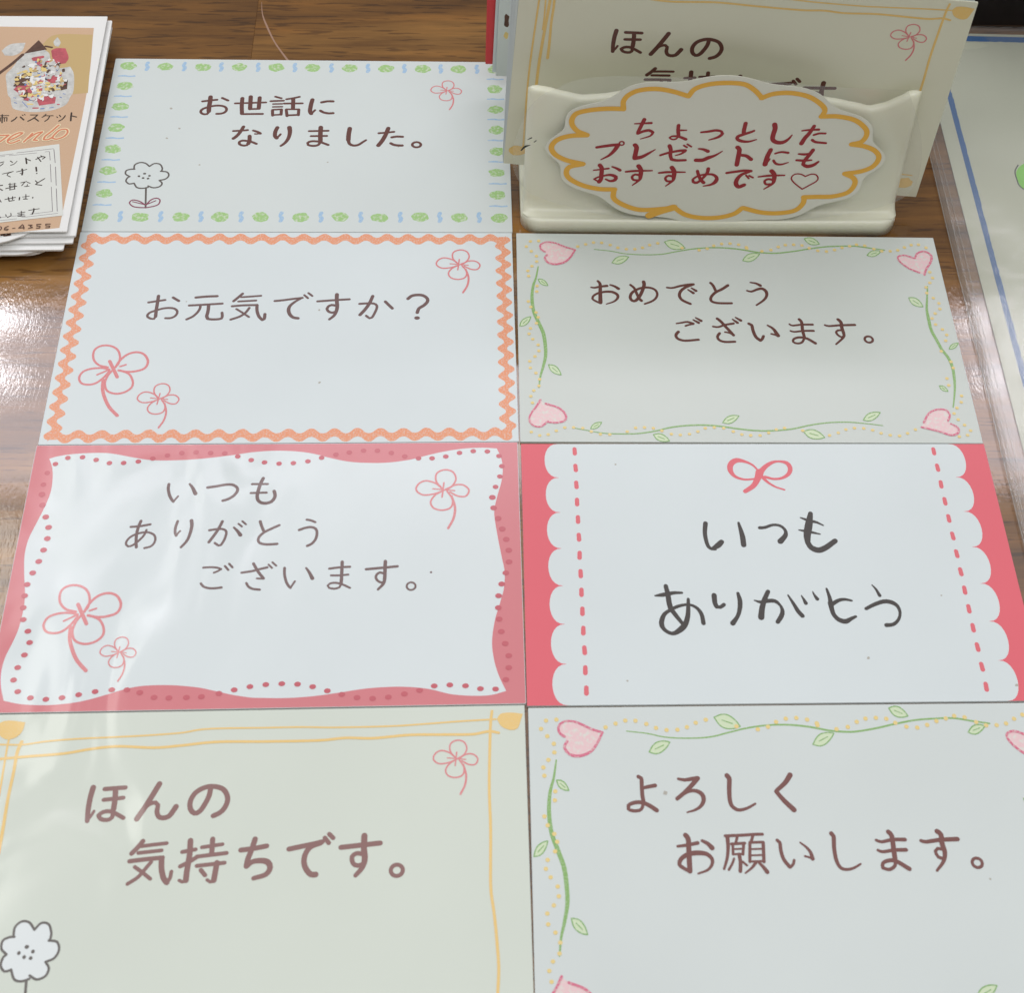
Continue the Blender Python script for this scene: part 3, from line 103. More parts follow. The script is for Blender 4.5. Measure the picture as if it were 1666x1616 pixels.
["lettering","brown","brown lettering reading ほんの",[["S",[0.73,0.6],[20.24,41.64,20.02,39.89,19.96,37.98,20.02,36.94,20.08,35.99]],["S",[0.39],[20.2,36.25,20.6,36.92,20.91,37.61]],["S",[0.6],[22.13,41.33,25.41,41.52]],["S",[0.56],[22.21,39.49,25.3,39.77]],["S",[0.7],[23.89,41.11,24.0,39.62,23.99,37.88]],["S",[0.56],[23.99,37.88,23.92,36.5,23.16,36.09,22.15,36.29,21.74,36.9,22.33,37.4,23.29,37.55,24.32,37.18,25.74,36.37]],["S",[0.73],[30.83,42.02,29.9,40.01,28.97,38.11,27.89,36.15]],["S",[0.53,0.72],[28.43,37.08,29.42,38.45,30.53,38.86,30.99,38.41,30.94,37.37,31.29,36.5,31.98,36.22,32.93,36.46,33.5,37.31,33.91,38.08]],["S",[0.67],[39.17,41.03,39.03,39.8,38.5,38.41,37.79,37.21,37.0,36.88,36.27,37.59,36.13,38.99,36.82,40.38,38.23,41.23,39.72,41.37,41.27,40.81,42.06,39.38,41.85,37.98,41.12,36.96,40.02,36.38]]]],
["lettering","brown","brown lettering reading 気持ちです。",[["S",[0.62],[29.31,32.45,28.62,31.45,27.78,30.47]],["S",[0.49],[29.09,31.61,31.01,31.82,33.1,32.02]],["S",[0.49],[28.82,30.53,32.42,30.86]],["S",[0.58],[27.61,29.22,30.15,29.49,32.71,29.68]],["S",[0.71],[32.57,29.51,32.75,27.85,33.24,26.35,33.8,25.68]],["S",[0.48],[33.8,25.68,34.21,26.33,34.33,27.39]],["S",[0.48],[28.53,28.29,29.75,27.43,31.17,26.32]],["S",[0.48],[31.01,29.05,30.32,28.08,29.21,26.62,27.74,25.6]],["S",[0.72],[36.8,32.35,36.89,29.91,36.74,27.42,36.73,25.93]],["S",[0.42],[36.74,25.8,36.19,25.7,35.69,25.96]],["S",[0.52],[35.69,30.52,37.76,30.89]],["S",[0.55],[35.61,28.19,36.84,28.82,38.2,29.71]],["S",[0.65],[40.29,32.52,40.35,30.15]],["S",[0.49],[38.71,31.2,41.92,31.63]],["S",[0.52],[38.04,29.71,42.7,30.18]],["S",[0.52],[38.19,28.21,42.51,28.6]],["S",[0.71],[41.3,28.63,41.19,27.14,41.07,25.82]],["S",[0.42],[41.09,25.66,40.53,25.59,40.02,25.93]],["S",[0.55],[38.9,27.53,39.63,26.68]],["S",[0.65],[44.89,30.59,46.88,30.81,48.94,31.17]],["S",[0.69],[47.02,32.35,46.63,30.72,46.13,29.12,45.98,27.96]],["S",[0.58,0.78,0.58],[45.99,27.87,46.88,28.65,48.25,28.8,49.31,28.51,49.73,27.61,49.11,26.55,47.25,25.99]],["S",[0.66],[52.5,30.57,54.58,30.98,56.66,31.38,57.7,31.63]],["S",[0.63,0.76],[57.54,31.46,55.98,30.86,55.18,29.8,55.0,28.36,55.49,27.1,56.23,26.37,56.93,26.35]],["S",[0.59],[58.11,32.27,58.76,31.43]],["S",[0.59],[58.79,32.88,59.43,32.23]],["S",[0.66],[60.74,30.64,63.9,30.93,66.99,31.21]],["S",[0.79,0.76,0.53],[64.42,32.47,64.41,30.46,64.6,28.65,64.21,27.23,63.21,26.01]],["S",[0.59],[64.31,29.47,63.26,29.6,62.57,29.06,62.78,27.98,63.49,27.61,64.19,27.76]],["O",[0.52],[69.73,26.69,0.95,0.91]]]],
["flower_print","pink","pink four-petal flower",[["S",[0.21],[78.98,45.59,78.18,46.75,78.29,48.07,79.44,48.63,80.56,48.23,80.97,47.06,80.42,45.92,79.54,45.43]],["S",[0.21],[79.81,45.43,80.81,46.08,82.02,46.07,82.79,45.24,82.36,44.27,81.28,44.27,80.13,44.93]],["S",[0.21],[79.14,45.43,78.07,46.42,76.68,46.83,75.68,46.27,75.4,45.28,76.3,44.53,77.76,44.62,79.04,45.1]],["S",[0.21],[79.29,45.26,78.05,44.45,77.43,43.32,77.9,42.35,79.14,42.02,80.28,42.49,80.48,43.78,79.72,45.1]],["S",[0.18],[79.28,46.48,79.02,44.12]],["S",[0.15],[77.7,45.51,80.78,45.16]],["S",[0.26],[80.35,44.27,80.82,42.49,80.63,40.71,79.88,39.13]]]],
["daisy_print","grey",None,[["S",[0.34],[11.55,17.84,11.54,19.32,12.44,20.17,13.59,19.98,14.54,18.85]],["S",[0.34],[14.54,18.85,15.43,19.85,16.59,19.61,17.2,18.13,17.09,17.14]],["S",[0.34],[16.95,17.14,18.24,16.9,18.72,15.68,18.18,14.46,16.97,13.95]],["S",[0.34],[16.97,13.95,17.62,12.98,17.3,11.86,16.09,11.37,14.92,11.99]],["S",[0.34],[14.97,11.51,13.89,11.17,12.74,11.49,12.04,12.94]],["S",[0.34],[12.04,12.94,11.09,12.69,10.36,13.66,10.59,14.88,10.97,15.22]],["S",[0.34],[10.97,15.22,10.05,16.1,10.06,17.32,10.99,17.82,11.69,17.84]],["D",[0.03],[12.78,15.38,0.28,0.3]],["D",[0.03],[13.81,16.27,0.34,0.3]],["D",[0.03],[14.85,15.55,0.28,0.3]],["D",[0.03],[13.67,14.75,0.28,0.3]],["D",[0.03],[14.67,14.57,0.28,0.3]],["S",[0.37],[14.57,11.26,15.14,4.57]]]],
["frame_line","honey2",None,[["S",[0.32],[4.04,49.43,7.86,49.35,11.3,49.82,15.67,50.15,21.55,50.35,27.45,50.55,33.36,50.91,37.78,51.53,47.08,51.54,53.1,51.54,59.15,51.35,68.24,51.4,74.32,51.7,80.43,52.07,85.95,52.29]]]],
["frame_line","honey2",None,[["S",[0.48],[2.79,46.61,4.48,46.89,8.5,47.21,14.58,47.62,18.88,48.32,23.24,48.71,29.19,48.35,33.6,48.64,39.49,49.16,47.26,49.06,56.24,49.07,60.74,49.43,65.27,49.27,71.3,49.73,77.37,49.67,81.94,49.64,84.69,50.1,86.36,49.81]]]],
["frame_line","honey2",None,[["S",[0.6,0.5,0.6],[7.48,49.84,7.07,47.94,7.07,44.48,6.94,40.16,7.02,34.73,6.99,30.91]]]],
["frame_line","honey2",None,[["S",[0.35],[5.34,50.37,5.29,48.93,5.36,45.14,5.43,41.42,5.39,38.37]]]],
["frame_line","honey2",None,[["S",[0.48],[85.3,53.8,85.02,51.48,84.78,45.94,84.62,39.61,84.73,33.45,84.63,27.48,84.62,23.12,85.07,19.4,85.42,15.19,85.62,11.08,85.41,7.44]]]],
["corner_dot","honey2",None,[["F",[0.1],[3.36,53.31,4.77,53.71,7.5,53.32,7.31,51.77,6.47,50.66,5.21,50.27,4.11,50.71,2.67,52.19]]]],
["corner_dot","honey2",None,[["F",[0.1],[86.1,52.28,86.74,53.27,88.44,53.47,90.53,53.19,90.09,51.87,89.59,50.56,88.36,50.26,86.85,50.95]]]],
],
"c7":[
["lettering","brush","brown lettering reading よろしく",[["S",[0.52],[18.09,42.18,18.54,41.89,18.54,40.53,18.53,39.0,18.66,37.66]],["S",[0.4,0.59],[18.66,37.66,18.18,36.53,17.16,36.27,16.08,36.56,16.12,37.23,17.16,37.69,18.44,37.67,19.68,37.08,20.72,36.31]],["S",[0.44,0.55],[18.89,40.24,19.73,40.42,20.76,40.6]],["S",[0.37,0.63],[24.73,41.7,25.74,41.5,27.05,41.67,27.99,41.76]],["S",[0.63,0.52],[27.89,41.66,26.76,40.42,25.55,39.28,24.27,38.25]],["S",[0.37,0.63,0.22],[25.34,39.0,26.5,39.56,27.6,39.54,28.47,38.95,28.66,37.99,28.11,36.96,27.13,36.31,25.72,35.89]],["S",[0.67,0.52,0.3],[32.96,42.17,33.29,41.68,33.09,39.75,33.0,38.03,33.25,36.88,34.1,36.2,35.21,36.28,36.18,36.65,37.16,37.2]],["S",[0.71,0.52],[43.61,42.13,42.6,40.78,41.04,39.45]],["S",[0.56,0.71],[40.92,39.26,42.03,37.7,43.49,36.06]]]],
["lettering","brush","brown lettering reading お願いします。",[["S",[0.36,0.5],[23.7,30.21,25.16,30.37,26.99,30.71]],["S",[0.65],[25.12,32.03,25.51,31.38,25.45,29.54,25.38,27.72,25.33,26.1]],["S",[0.43,0.64,0.25],[25.32,26.01,24.3,26.65,23.72,27.21,24.07,28.11,25.2,28.82,26.67,29.07,28.27,28.86,29.09,28.02,29.0,27.12,28.2,26.23,26.63,25.68]],["S",[0.4,0.65],[27.75,31.07,28.61,30.59,29.27,29.85]],["S",[0.4],[31.61,31.82,33.25,31.86,34.71,31.9,36.42,31.99,37.76,32.0]],["S",[0.53,0.31],[31.96,31.69,31.89,29.85,31.53,28.03,30.88,26.35]],["S",[0.35],[33.59,31.67,33.25,30.69]],["S",[0.38],[32.5,30.45,34.69,30.56]],["S",[0.35],[32.71,30.39,32.59,28.74]],["S",[0.38],[34.5,30.48,34.19,28.71]],["S",[0.25],[32.83,29.59,34.22,29.63]],["S",[0.29],[32.74,28.74,34.19,28.77]],["S",[0.47],[33.58,28.72,33.65,27.39,33.47,25.94]],["S",[0.31],[32.67,28.01,32.28,27.17,31.64,26.21]],["S",[0.31],[33.99,27.5,34.65,26.89]],["S",[0.38],[36.16,31.81,35.81,30.89]],["S",[0.35],[35.54,30.65,37.61,30.68]],["S",[0.4],[35.54,30.65,35.19,27.48]],["S",[0.44],[37.72,30.61,37.47,27.44]],["S",[0.25],[35.54,29.54,37.6,29.57]],["S",[0.25],[35.43,28.51,37.54,28.54]],["S",[0.29],[35.26,27.5,37.48,27.54]],["S",[0.44,0.22],[36.14,27.34,35.45,26.51,34.27,25.63]],["S",[0.34,0.56],[36.62,27.34,37.26,26.6,37.82,25.75]],["S",[0.44,0.49],[40.07,30.95,40.45,30.57,40.46,29.22,40.76,27.75,41.57,26.53]],["S",[0.36],[41.68,26.47,42.23,27.0,42.43,27.6]],["S",[0.22,0.53],[43.78,30.52,44.65,29.77,45.26,28.9,45.48,27.8]],["S",[0.27],[45.47,27.74,44.91,28.05,44.27,28.24]],["S",[0.59,0.48,0.26],[49.14,31.94,49.44,31.47,49.25,29.53,49.32,27.51,49.86,26.23,50.9,25.94,52.03,26.19,53.21,26.81]],["S",[0.37,0.51],[56.38,30.71,57.25,30.42,59.15,30.76,61.17,30.73]],["S",[0.36,0.51],[56.39,29.04,57.16,28.76,59.03,29.0,61.05,29.01]],["S",[0.63],[58.63,32.07,59.07,31.41,59.04,29.55,58.97,27.53]],["S",[0.44,0.44,0.58],[58.97,27.53,58.78,26.44,57.77,25.82,56.73,26.11,56.85,26.84,57.83,27.28,59.09,27.17,61.05,25.86]],["S",[0.44,0.59],[63.79,30.5,64.59,30.3,66.85,30.58,69.91,30.68]],["S",[0.66,0.66,0.33],[66.75,32.04,67.29,31.47,67.2,29.98,67.38,28.5,66.91,27.04,65.53,25.51]],["S",[0.44],[66.93,29.06,66.31,29.16,65.85,28.71,66.14,27.78,66.82,27.5]],["O",[0.4],[72.39,26.67,0.82,0.78]]]],
],
"c6":[
["lettering","ink","black handwriting reading いつも",[["S",[0.86,0.7,0.58],[34.13,36.65,33.83,34.5,34.01,32.26,34.49,31.25,35.43,31.03]],["S",[0.54,1.08,0.96],[34.76,31.03,35.99,31.8,36.74,32.58]],["S",[0.47,0.97,0.97],[40.37,36.74,40.66,34.92,40.81,33.57,40.82,31.89]],["S",[0.66,0.55,0.58,1.09],[44.24,35.63,45.23,35.7,46.85,36.26,48.19,36.03,48.96,35.12,48.91,33.99,47.78,32.64]],["S",[0.27,0.67,0.51,0.27],[52.24,37.84,53.82,37.15,55.15,36.8,56.33,36.11]],["S",[0.27,0.7,0.51,0.27],[51.59,35.11,53.3,34.76,55.47,34.19]],["S",[0.87,1.38,1.3,0.98],[54.27,38.75,53.6,36.24,53.0,33.97,52.89,32.4]],["S",[0.97,1.16,0.97],[52.89,32.4,53.42,31.28,54.69,30.71,56.13,31.27,58.09,32.71]]]],
["lettering","ink","black handwriting reading ありがとう",[["S",[0.31,0.77,0.77,0.62,0.46],[23.56,21.3,24.88,21.46,26.14,21.71,27.23,21.88,28.46,21.87]],["S",[0.77,0.93,0.93],[25.64,23.3,25.89,21.54,25.99,19.8,26.2,18.59]],["S",[0.86,0.77,0.61],[26.2,18.59,27.14,17.04,28.22,15.32]],["S",[0.55,0.77,0.92,1.08,0.68,0.68,0.92,0.62,0.62,0.46,0.68,0.77],[29.51,20.56,29.37,18.91,29.14,17.19,28.63,15.66,27.86,14.65,26.57,13.73,25.66,13.74,24.66,14.51,24.29,15.7,24.88,17.4,26.18,18.42,27.78,19.18,29.49,19.43,30.81,18.82,31.62,17.52,31.83,15.64]],["S",[0.93,0.77],[34.28,21.31,34.28,19.74,34.52,18.96]],["S",[0.68,0.71],[34.52,18.96,35.2,18.87,35.87,19.39]],["S",[0.56,0.93,0.62,0.93],[38.66,21.72,38.87,20.06,38.61,18.33,38.08,16.96,37.09,15.6]],["S",[0.25,0.77,0.77,0.46,0.87,0.77],[41.51,20.22,42.63,19.86,44.05,20.11,45.28,20.02,46.1,19.14,46.36,18.1,46.08,17.07,45.23,15.79]],["S",[0.78,1.09],[44.2,22.03,43.29,20.2,42.7,18.47,42.35,16.75]],["S",[0.31,0.78,0.78],[47.78,21.26,48.62,19.33,49.21,17.94,49.86,16.99]],["S",[0.22,0.72],[50.22,21.15,50.54,20.36,50.82,19.58]],["S",[0.22,0.69],[52.38,21.93,52.66,21.14,53.03,20.43]],["S",[0.41,0.94],[55.04,22.53,55.33,20.68,55.37,18.9]],["S",[0.78,0.62,0.4],[55.76,19.46,56.96,20.14,58.08,20.31,59.28,20.04]],["S",[0.93,0.78,0.93,0.47],[55.31,19.6,55.39,18.42,55.6,17.2,56.38,16.17,57.56,15.81,58.56,16.32,59.55,16.79]],["S",[0.22,0.63],[63.54,23.27,64.11,22.38,64.6,21.06]],["S",[0.62,0.87,0.47,0.78],[61.67,18.37,63.36,19.23,65.18,19.83,66.55,19.64,67.51,18.85,67.74,17.46,67.19,16.08,66.1,15.15,64.84,14.99]]]],
["ribbon_print","rose",None,[["S",[0.4,0.48,1.2,1.12,0.52,0.4],[45.51,48.39,44.47,49.84,42.96,50.68,41.48,50.92,40.33,50.08,40.04,48.64,40.79,47.21,42.5,46.49,44.51,46.61]],["S",[1.2,0.88,0.48,1.0,0.8,0.48,0.6],[45.4,47.44,46.6,49.11,48.14,50.31,49.6,50.68,51.16,50.31,51.71,49.11,51.25,47.79,49.93,46.84,48.3,46.6,46.56,47.08]],["S",[1.6,1.12,0.88],[45.68,48.16,45.12,46.73,44.14,45.07,42.41,43.78]],["S",[0.8,0.44,0.36],[45.63,47.68,46.83,46.01,48.28,44.83,49.99,44.12]]]],
],
"tag":[
["laminate_film","film",None,[["F",[0.12],[5.55,34.4,9.79,36.62,17.16,37.65,27.12,37.49,42.1,37.56,54.84,36.21,67.63,35.31,77.59,35.14,80.58,28.22,83.03,20.14,83.69,11.8,81.98,7.01,77.78,4.03,70.09,1.7,52.99,-0.89,32.94,-0.71,19.59,0.57,10.25,2.9,2.27,6.24,-0.69,9.24,-2.5,13.88,-2.53,19.12,-1.55,23.95,-0.07,28.72,2.29,32.19]]]],
["paper","tagpaper",None,[["F",[0.13],[4.2,18.38,4.0,19.39,4.24,20.38,4.9,21.32,5.84,22.24,6.78,23.1,7.45,23.97,7.74,24.9,7.76,25.9,7.83,26.94,8.13,27.95,8.86,28.86,10.03,29.63,11.56,30.25,13.24,30.77,14.85,31.26,16.19,31.87,17.28,32.62,18.21,33.49,19.22,34.39,20.44,35.19,21.93,35.8,23.67,36.19,25.6,36.35,27.57,36.38,29.48,36.39,31.26,36.57,32.95,36.92,34.65,37.39,36.43,37.83,38.29,38.12,40.2,38.21,42.12,38.07,43.98,37.7,45.75,37.2,47.45,36.66,49.12,36.23,50.87,35.95,52.7,35.77,54.53,35.55,56.27,35.19,57.84,34.64,59.21,33.94,60.35,33.11,61.3,32.21,62.17,31.33,63.12,30.52,64.29,29.85,65.72,29.28,67.25,28.73,68.69,28.11,69.9,27.38,70.84,26.55,71.51,25.66,71.89,24.71,72.03,23.74,72.08,22.8,72.29,21.89,72.83,21.02,73.66,20.12,74.55,19.21,75.26,18.25,75.63,17.27,75.61,16.29,75.25,15.34,74.54,14.43,73.62,13.56,72.7,12.75,72.05,11.88,71.75,10.93,71.66,9.88,71.52,8.8,71.1,7.78,70.3,6.84,69.09,6.06,67.54,5.44,65.85,4.93,64.25,4.41,62.88,3.76,61.72,2.93,60.59,2.02,59.3,1.17,57.73,0.52,55.91,0.1,53.91,-0.08,51.86,-0.09,49.86,-0.09,47.96,-0.25,46.13,-0.6,44.28,-1.05,42.34,-1.45,40.33,-1.64,38.31,-1.57,36.33,-1.24,34.43,-0.73,32.64,-0.17,30.84,0.29,28.96,0.55,26.98,0.69,24.98,0.88,23.1,1.24,21.42,1.83,20.0,2.61,18.82,3.55,17.83,4.51,16.85,5.44,15.71,6.21,14.31,6.88,12.75,7.47,11.21,8.12,9.84,8.86,8.75,9.71,7.98,10.64,7.57,11.63,7.45,12.68,7.43,13.69,7.18,14.65,6.57,15.56,5.67,16.47,4.81,17.41]]]],
["lettering","red","red lettering reading ちょっとした",[["S",[0.26,0.48],[22.07,25.73,23.74,25.85,25.49,25.97]],["S",[0.7,0.57],[23.98,26.85,23.53,25.44,22.94,23.62,22.89,23.21]],["S",[0.48,0.61,0.19],[22.98,23.17,23.9,23.73,25.16,24.05,26.0,23.56,25.59,22.64,23.56,21.76]],["S",[0.64],[31.17,25.44,31.18,24.13,31.41,22.71]],["S",[0.35,0.32,0.58],[31.41,22.71,30.97,21.89,30.18,21.72,29.57,22.18,29.95,22.53,30.91,22.6,31.73,22.41,33.0,21.81]],["S",[0.42,0.26],[31.5,24.13,32.94,24.19]],["S",[0.39,0.55,0.48,0.64,0.23],[36.0,23.68,37.51,23.9,39.09,24.23,40.25,23.94,40.48,23.33,39.6,22.41,37.81,21.67]],["S",[0.71],[45.02,26.13,44.88,24.51,44.89,23.69]],["S",[0.42,0.55,0.65,0.58,0.23],[47.01,24.23,46.25,23.81,45.01,23.29,43.78,22.66,43.78,21.95,44.73,21.45,46.2,21.36,47.76,21.93]],["S",[0.9,0.81,0.81,0.23],[51.1,25.9,51.31,24.79,51.11,23.16,51.18,21.94,52.08,21.23,53.38,21.24,54.41,22.08,55.08,23.21]],["S",[0.32,0.49],[57.05,24.36,58.48,24.58,60.49,24.71]],["S",[0.65,0.81],[59.39,25.6,58.6,23.66,57.87,22.43,57.33,20.98]],["S",[0.42],[59.63,23.27,60.71,23.69,62.01,23.71]],["S",[0.55,0.46],[59.49,21.94,60.21,21.43,62.46,21.15]]]],
["lettering","red","red lettering reading プレゼントにも",[["S",[0.52,0.61,0.58],[14.62,19.44,16.13,19.77,18.04,20.1,19.16,20.21]],["S",[0.81,0.64,0.23],[19.01,20.11,18.45,18.87,17.41,17.42,15.7,16.2]],["O",[0.29],[19.75,20.57,0.48,0.49]],["S",[0.81,0.81],[22.55,20.15,22.92,19.54,22.85,18.31,22.71,16.86]],["S",[0.81,0.65,0.19],[22.73,16.65,24.08,16.98,25.47,17.93,26.84,19.01]],["S",[0.42,0.58],[28.02,17.5,29.67,18.18,31.73,18.72,33.18,18.84]],["S",[0.49,0.23],[33.12,18.63,32.29,17.9,31.19,17.47]],["S",[0.74,0.58],[29.76,20.03,30.09,19.01,30.13,17.57,30.47,16.43]],["S",[0.59,0.49],[30.47,16.43,31.63,16.17,33.42,16.26]],["S",[0.36],[32.74,20.17,33.43,19.67]],["S",[0.36],[33.44,20.49,34.31,19.88]],["S",[0.32,0.71],[35.9,19.33,36.89,19.19,37.91,18.69]],["S",[0.75,0.75,0.2],[35.62,16.28,37.01,16.3,38.09,16.93,39.49,17.57,40.95,18.73]],["S",[0.81],[44.02,19.79,44.49,19.18,44.45,17.32,44.36,15.13]],["S",[0.59,0.72],[44.98,17.74,46.14,17.54,47.23,16.62]],["S",[0.75,0.91],[51.09,19.26,50.58,17.39,50.34,15.3]],["S",[0.33],[50.48,15.51,50.89,16.14,51.15,16.77]],["S",[0.36,0.49],[52.12,18.24,53.37,18.67,54.87,18.48]],["S",[0.49,0.49,0.23],[52.02,16.36,52.61,15.53,53.79,15.34,55.2,15.88]],["S",[0.36,0.52,0.33],[57.12,18.19,58.53,18.1,59.68,18.43]],["S",[0.43,0.53,0.33],[56.85,16.52,58.42,16.43,60.05,16.56]],["S",[0.72,0.65],[60.01,19.26,59.38,17.91,58.59,16.44,58.4,15.39]],["S",[0.59,0.82,0.4],[58.4,15.39,59.29,14.87,60.57,15.2,61.59,16.16]]]],
["lettering","red","red lettering reading おすすめです",[["S",[0.26,0.39],[14.33,13.33,15.86,13.56,17.47,13.85]],["S",[0.75],[15.55,14.7,16.01,13.87,16.04,11.99,16.02,10.93,15.66,10.19]],["S",[0.33,0.33,0.75,0.33],[15.66,10.19,14.55,10.92,15.34,11.45,16.46,11.82,17.91,12.11,19.09,11.6,18.98,10.75,18.02,10.43,17.0,10.94]],["S",[0.33,0.59],[18.18,14.31,19.1,13.91,19.87,13.39]],["S",[0.39,0.49,0.29],[21.12,12.99,22.9,13.22,26.64,13.36]],["S",[0.81,0.75,0.23],[23.69,14.58,24.26,13.54,24.3,11.86,24.14,10.81,22.77,9.31]],["S",[0.46],[24.12,12.07,23.13,12.27,22.52,11.64,22.91,10.8,23.9,10.7]],["S",[0.39,0.49,0.29],[28.13,12.75,29.95,12.98,33.63,13.02]],["S",[0.82,0.75,0.23],[30.74,14.24,31.32,13.2,31.36,11.73,31.21,10.67,29.85,9.17]],["S",[0.46],[31.11,11.83,30.19,12.03,29.59,11.39,29.99,10.55,30.89,10.5]],["S",[0.56,0.66],[36.22,13.36,36.58,12.21,37.19,10.94,37.84,10.21]],["S",[0.66,0.49,0.56,0.39,0.49,0.75,0.23],[38.46,14.01,38.32,12.86,37.48,11.37,36.44,10.19,35.6,10.4,35.45,11.03,36.43,11.99,37.87,12.43,39.51,12.45,40.46,11.61,40.36,10.55,39.46,9.69,37.85,9.25]],["S",[0.49,0.56],[42.46,12.9,44.16,13.24,46.09,13.57,47.59,13.48]],["S",[0.46,0.82,0.72],[47.28,13.27,45.72,12.51,44.87,11.24,44.76,9.96,45.43,9.11,46.53,9.66]],["S",[0.36],[46.65,12.31,47.32,11.47]],["S",[0.36],[47.32,12.21,48.2,11.69]],["S",[0.33,0.46,0.33],[49.33,11.92,51.53,12.26,54.82,12.4]],["S",[0.82,0.76,0.23],[51.95,13.53,52.64,12.59,52.74,11.11,52.54,10.04,50.89,8.53]],["S",[0.46],[52.58,11.1,51.47,11.31,50.79,10.77,51.14,9.92,52.22,9.93]]]],
["heart_print","red",None,[["S",[0.27],[59.33,12.13,58.25,12.75,57.09,12.74,56.44,11.99,56.55,11.15,57.43,10.09,59.13,8.61]],["S",[0.27],[59.13,8.61,60.48,9.69,61.83,10.78,62.13,11.63,61.59,12.58,60.56,12.78,59.33,12.13]]]],
["cloud_outline","ochre",None,[["S",[1.13],[19.52,29.46,19.38,31.53,20.43,33.19,22.49,34.32,25.76,34.7,29.12,34.14,32.54,32.96]],["S",[1.13],[32.54,32.96,33.69,34.81,36.24,35.96,39.83,36.42,43.51,36.15,45.72,34.82,47.7,32.71]],["S",[1.14],[47.52,32.71,50.0,33.82,53.42,34.07,57.0,33.28,59.67,31.59,61.02,29.89,60.67,28.13]],["S",[1.15],[60.5,28.13,64.0,28.18,67.66,27.27,70.16,25.19,70.72,23.42,69.93,21.63,67.91,20.92]],["S",[1.17],[67.91,20.92,70.84,20.38,73.17,19.2,74.28,17.39,73.46,15.12,71.15,13.7,67.65,12.98]],["S",[1.18],[67.65,12.98,69.62,11.85,70.24,10.24,69.13,7.89,66.03,6.7,62.41,6.53,59.7,6.4]],["S",[1.19],[59.87,6.4,59.76,4.52,58.19,2.61,54.62,1.86,50.95,2.08,47.18,3.22,46.82,3.22]],["S",[1.19],[46.82,3.22,45.24,1.61,42.18,0.57,38.33,0.4,34.75,1.27,32.12,3.31]],["S",[1.19],[32.12,3.31,29.37,2.83,24.85,2.57,21.28,3.89,19.09,5.69,18.94,7.92]],["S",[1.17],[19.1,8.15,15.82,8.25,12.33,9.19,9.49,10.94,8.63,12.68,9.33,14.23,12.02,15.0]],["S",[1.16],[12.02,15.0,8.58,15.95,6.14,17.44,5.21,19.37,6.3,21.29,8.92,22.4,12.44,22.66]],["S",[1.14],[12.44,22.66,10.19,23.89,9.08,25.98,9.81,28.08,12.24,29.03,15.87,29.54,19.52,29.55]],["S",[1.72],[26.97,0.98,29.38,2.21,32.07,3.27]]]],
],
"kraft":[
["kraft_print","kraft",None,[["F",[0.02],[68.9,64.8,97.38,64.28,98.61,42.08,98.38,1.02,80.42,-1.49]]]],
["photo_print","olive",None,[["F",[0.02],[86.42,58.22,89.12,61.85,97.41,61.88,98.87,42.08,95.7,41.69]]]],
["photo_print","pw",None,[["F",[0.02],[80.09,48.16,81.06,50.3,82.14,53.55,82.78,55.19,84.96,56.01,87.37,56.57,88.64,55.2,89.46,51.93,91.1,50.32,93.85,50.86,95.0,48.17,95.63,42.87,95.21,40.78,94.52,38.18,91.67,36.39,87.62,35.88,84.06,36.65,83.04,37.68,82.25,40.53,81.61,41.31,80.6,45.5]],["F",[0.02],[77.82,56.27,79.42,58.48,82.72,59.04,82.43,56.28,80.91,54.63,78.79,54.63]],["F",[0.02],[88.94,59.34,89.6,61.01,90.59,59.07,90.25,57.68,89.49,57.95]]]],
["photo_print","pbrown",None,[["F",[0.02],[82.95,55.19,85.54,59.94,87.89,56.71]],["S",[0.8],[78.25,48.16,80.83,51.78,82.73,54.91]],["F",[0.02],[82.14,47.36,83.98,48.43,85.56,48.43,85.77,44.71,85.88,40.52,84.46,40.78,82.72,44.71]],["F",[0.02],[92.05,46.04,93.94,46.3,94.16,43.4,92.84,42.87]],["S",[0.54],[87.37,57.81,88.86,57.4]]]],
["photo_print","prose",None,[["F",[0.02],[88.83,56.3,89.79,57.13,91.93,57.13,93.09,53.84,92.64,51.94,90.91,51.66,89.58,53.56]],["F",[0.02],[82.54,43.14,83.03,44.45,84.94,44.45,85.43,42.35,84.34,41.57]],["D",[0.02],[90.74,47.23,1.49,2.01]],["F",[0.02],[87.83,40.26,89.96,41.04,92.08,40.78,92.2,38.7,88.86,37.93]],["S",[0.41],[87.68,37.16,88.72,37.16]],["S",[0.35],[92.78,38.31,93.12,38.31]],["S",[0.89],[85.33,53.55,87.2,54.1]]]],
["photo_print","pyel",None,[["F",[0.02],[89.09,44.71,91.49,44.98,91.79,42.87,89.35,42.87]],["F",[0.02],[85.5,44.19,88.55,44.19,88.8,41.3,86.02,40.78]],["F",[0.02],[84.75,50.31,88.16,51.12,89.14,49.24,85.31,48.97]],["S",[0.35],[82.58,48.43,84.17,49.5]],["S",[0.45],[86.37,38.45,87.33,38.4]]]],
["photo_print","pblue",None,[["S",[0.28],[86.52,39.74,87.4,39.61]],["S",[0.31],[89.35,36.95,90.03,37.03]],["S",[0.21],[91.21,37.21,92.04,37.41]],["S",[0.17],[82.94,40.53,83.48,40.4]],["S",[0.17],[85.04,39.23,86.44,37.42]],["S",[0.21],[83.36,38.97,83.92,38.71]],["S",[0.24],[92.95,40.78,93.34,40.52]],["S",[0.21],[93.5,41.82,93.96,41.69]]]],
["photo_print","pw2",None,[["F",[0.02],[85.48,48.43,88.82,48.97,88.91,44.71,85.68,44.71]],["S",[0.24],[86.34,42.09,88.4,42.22]]]],
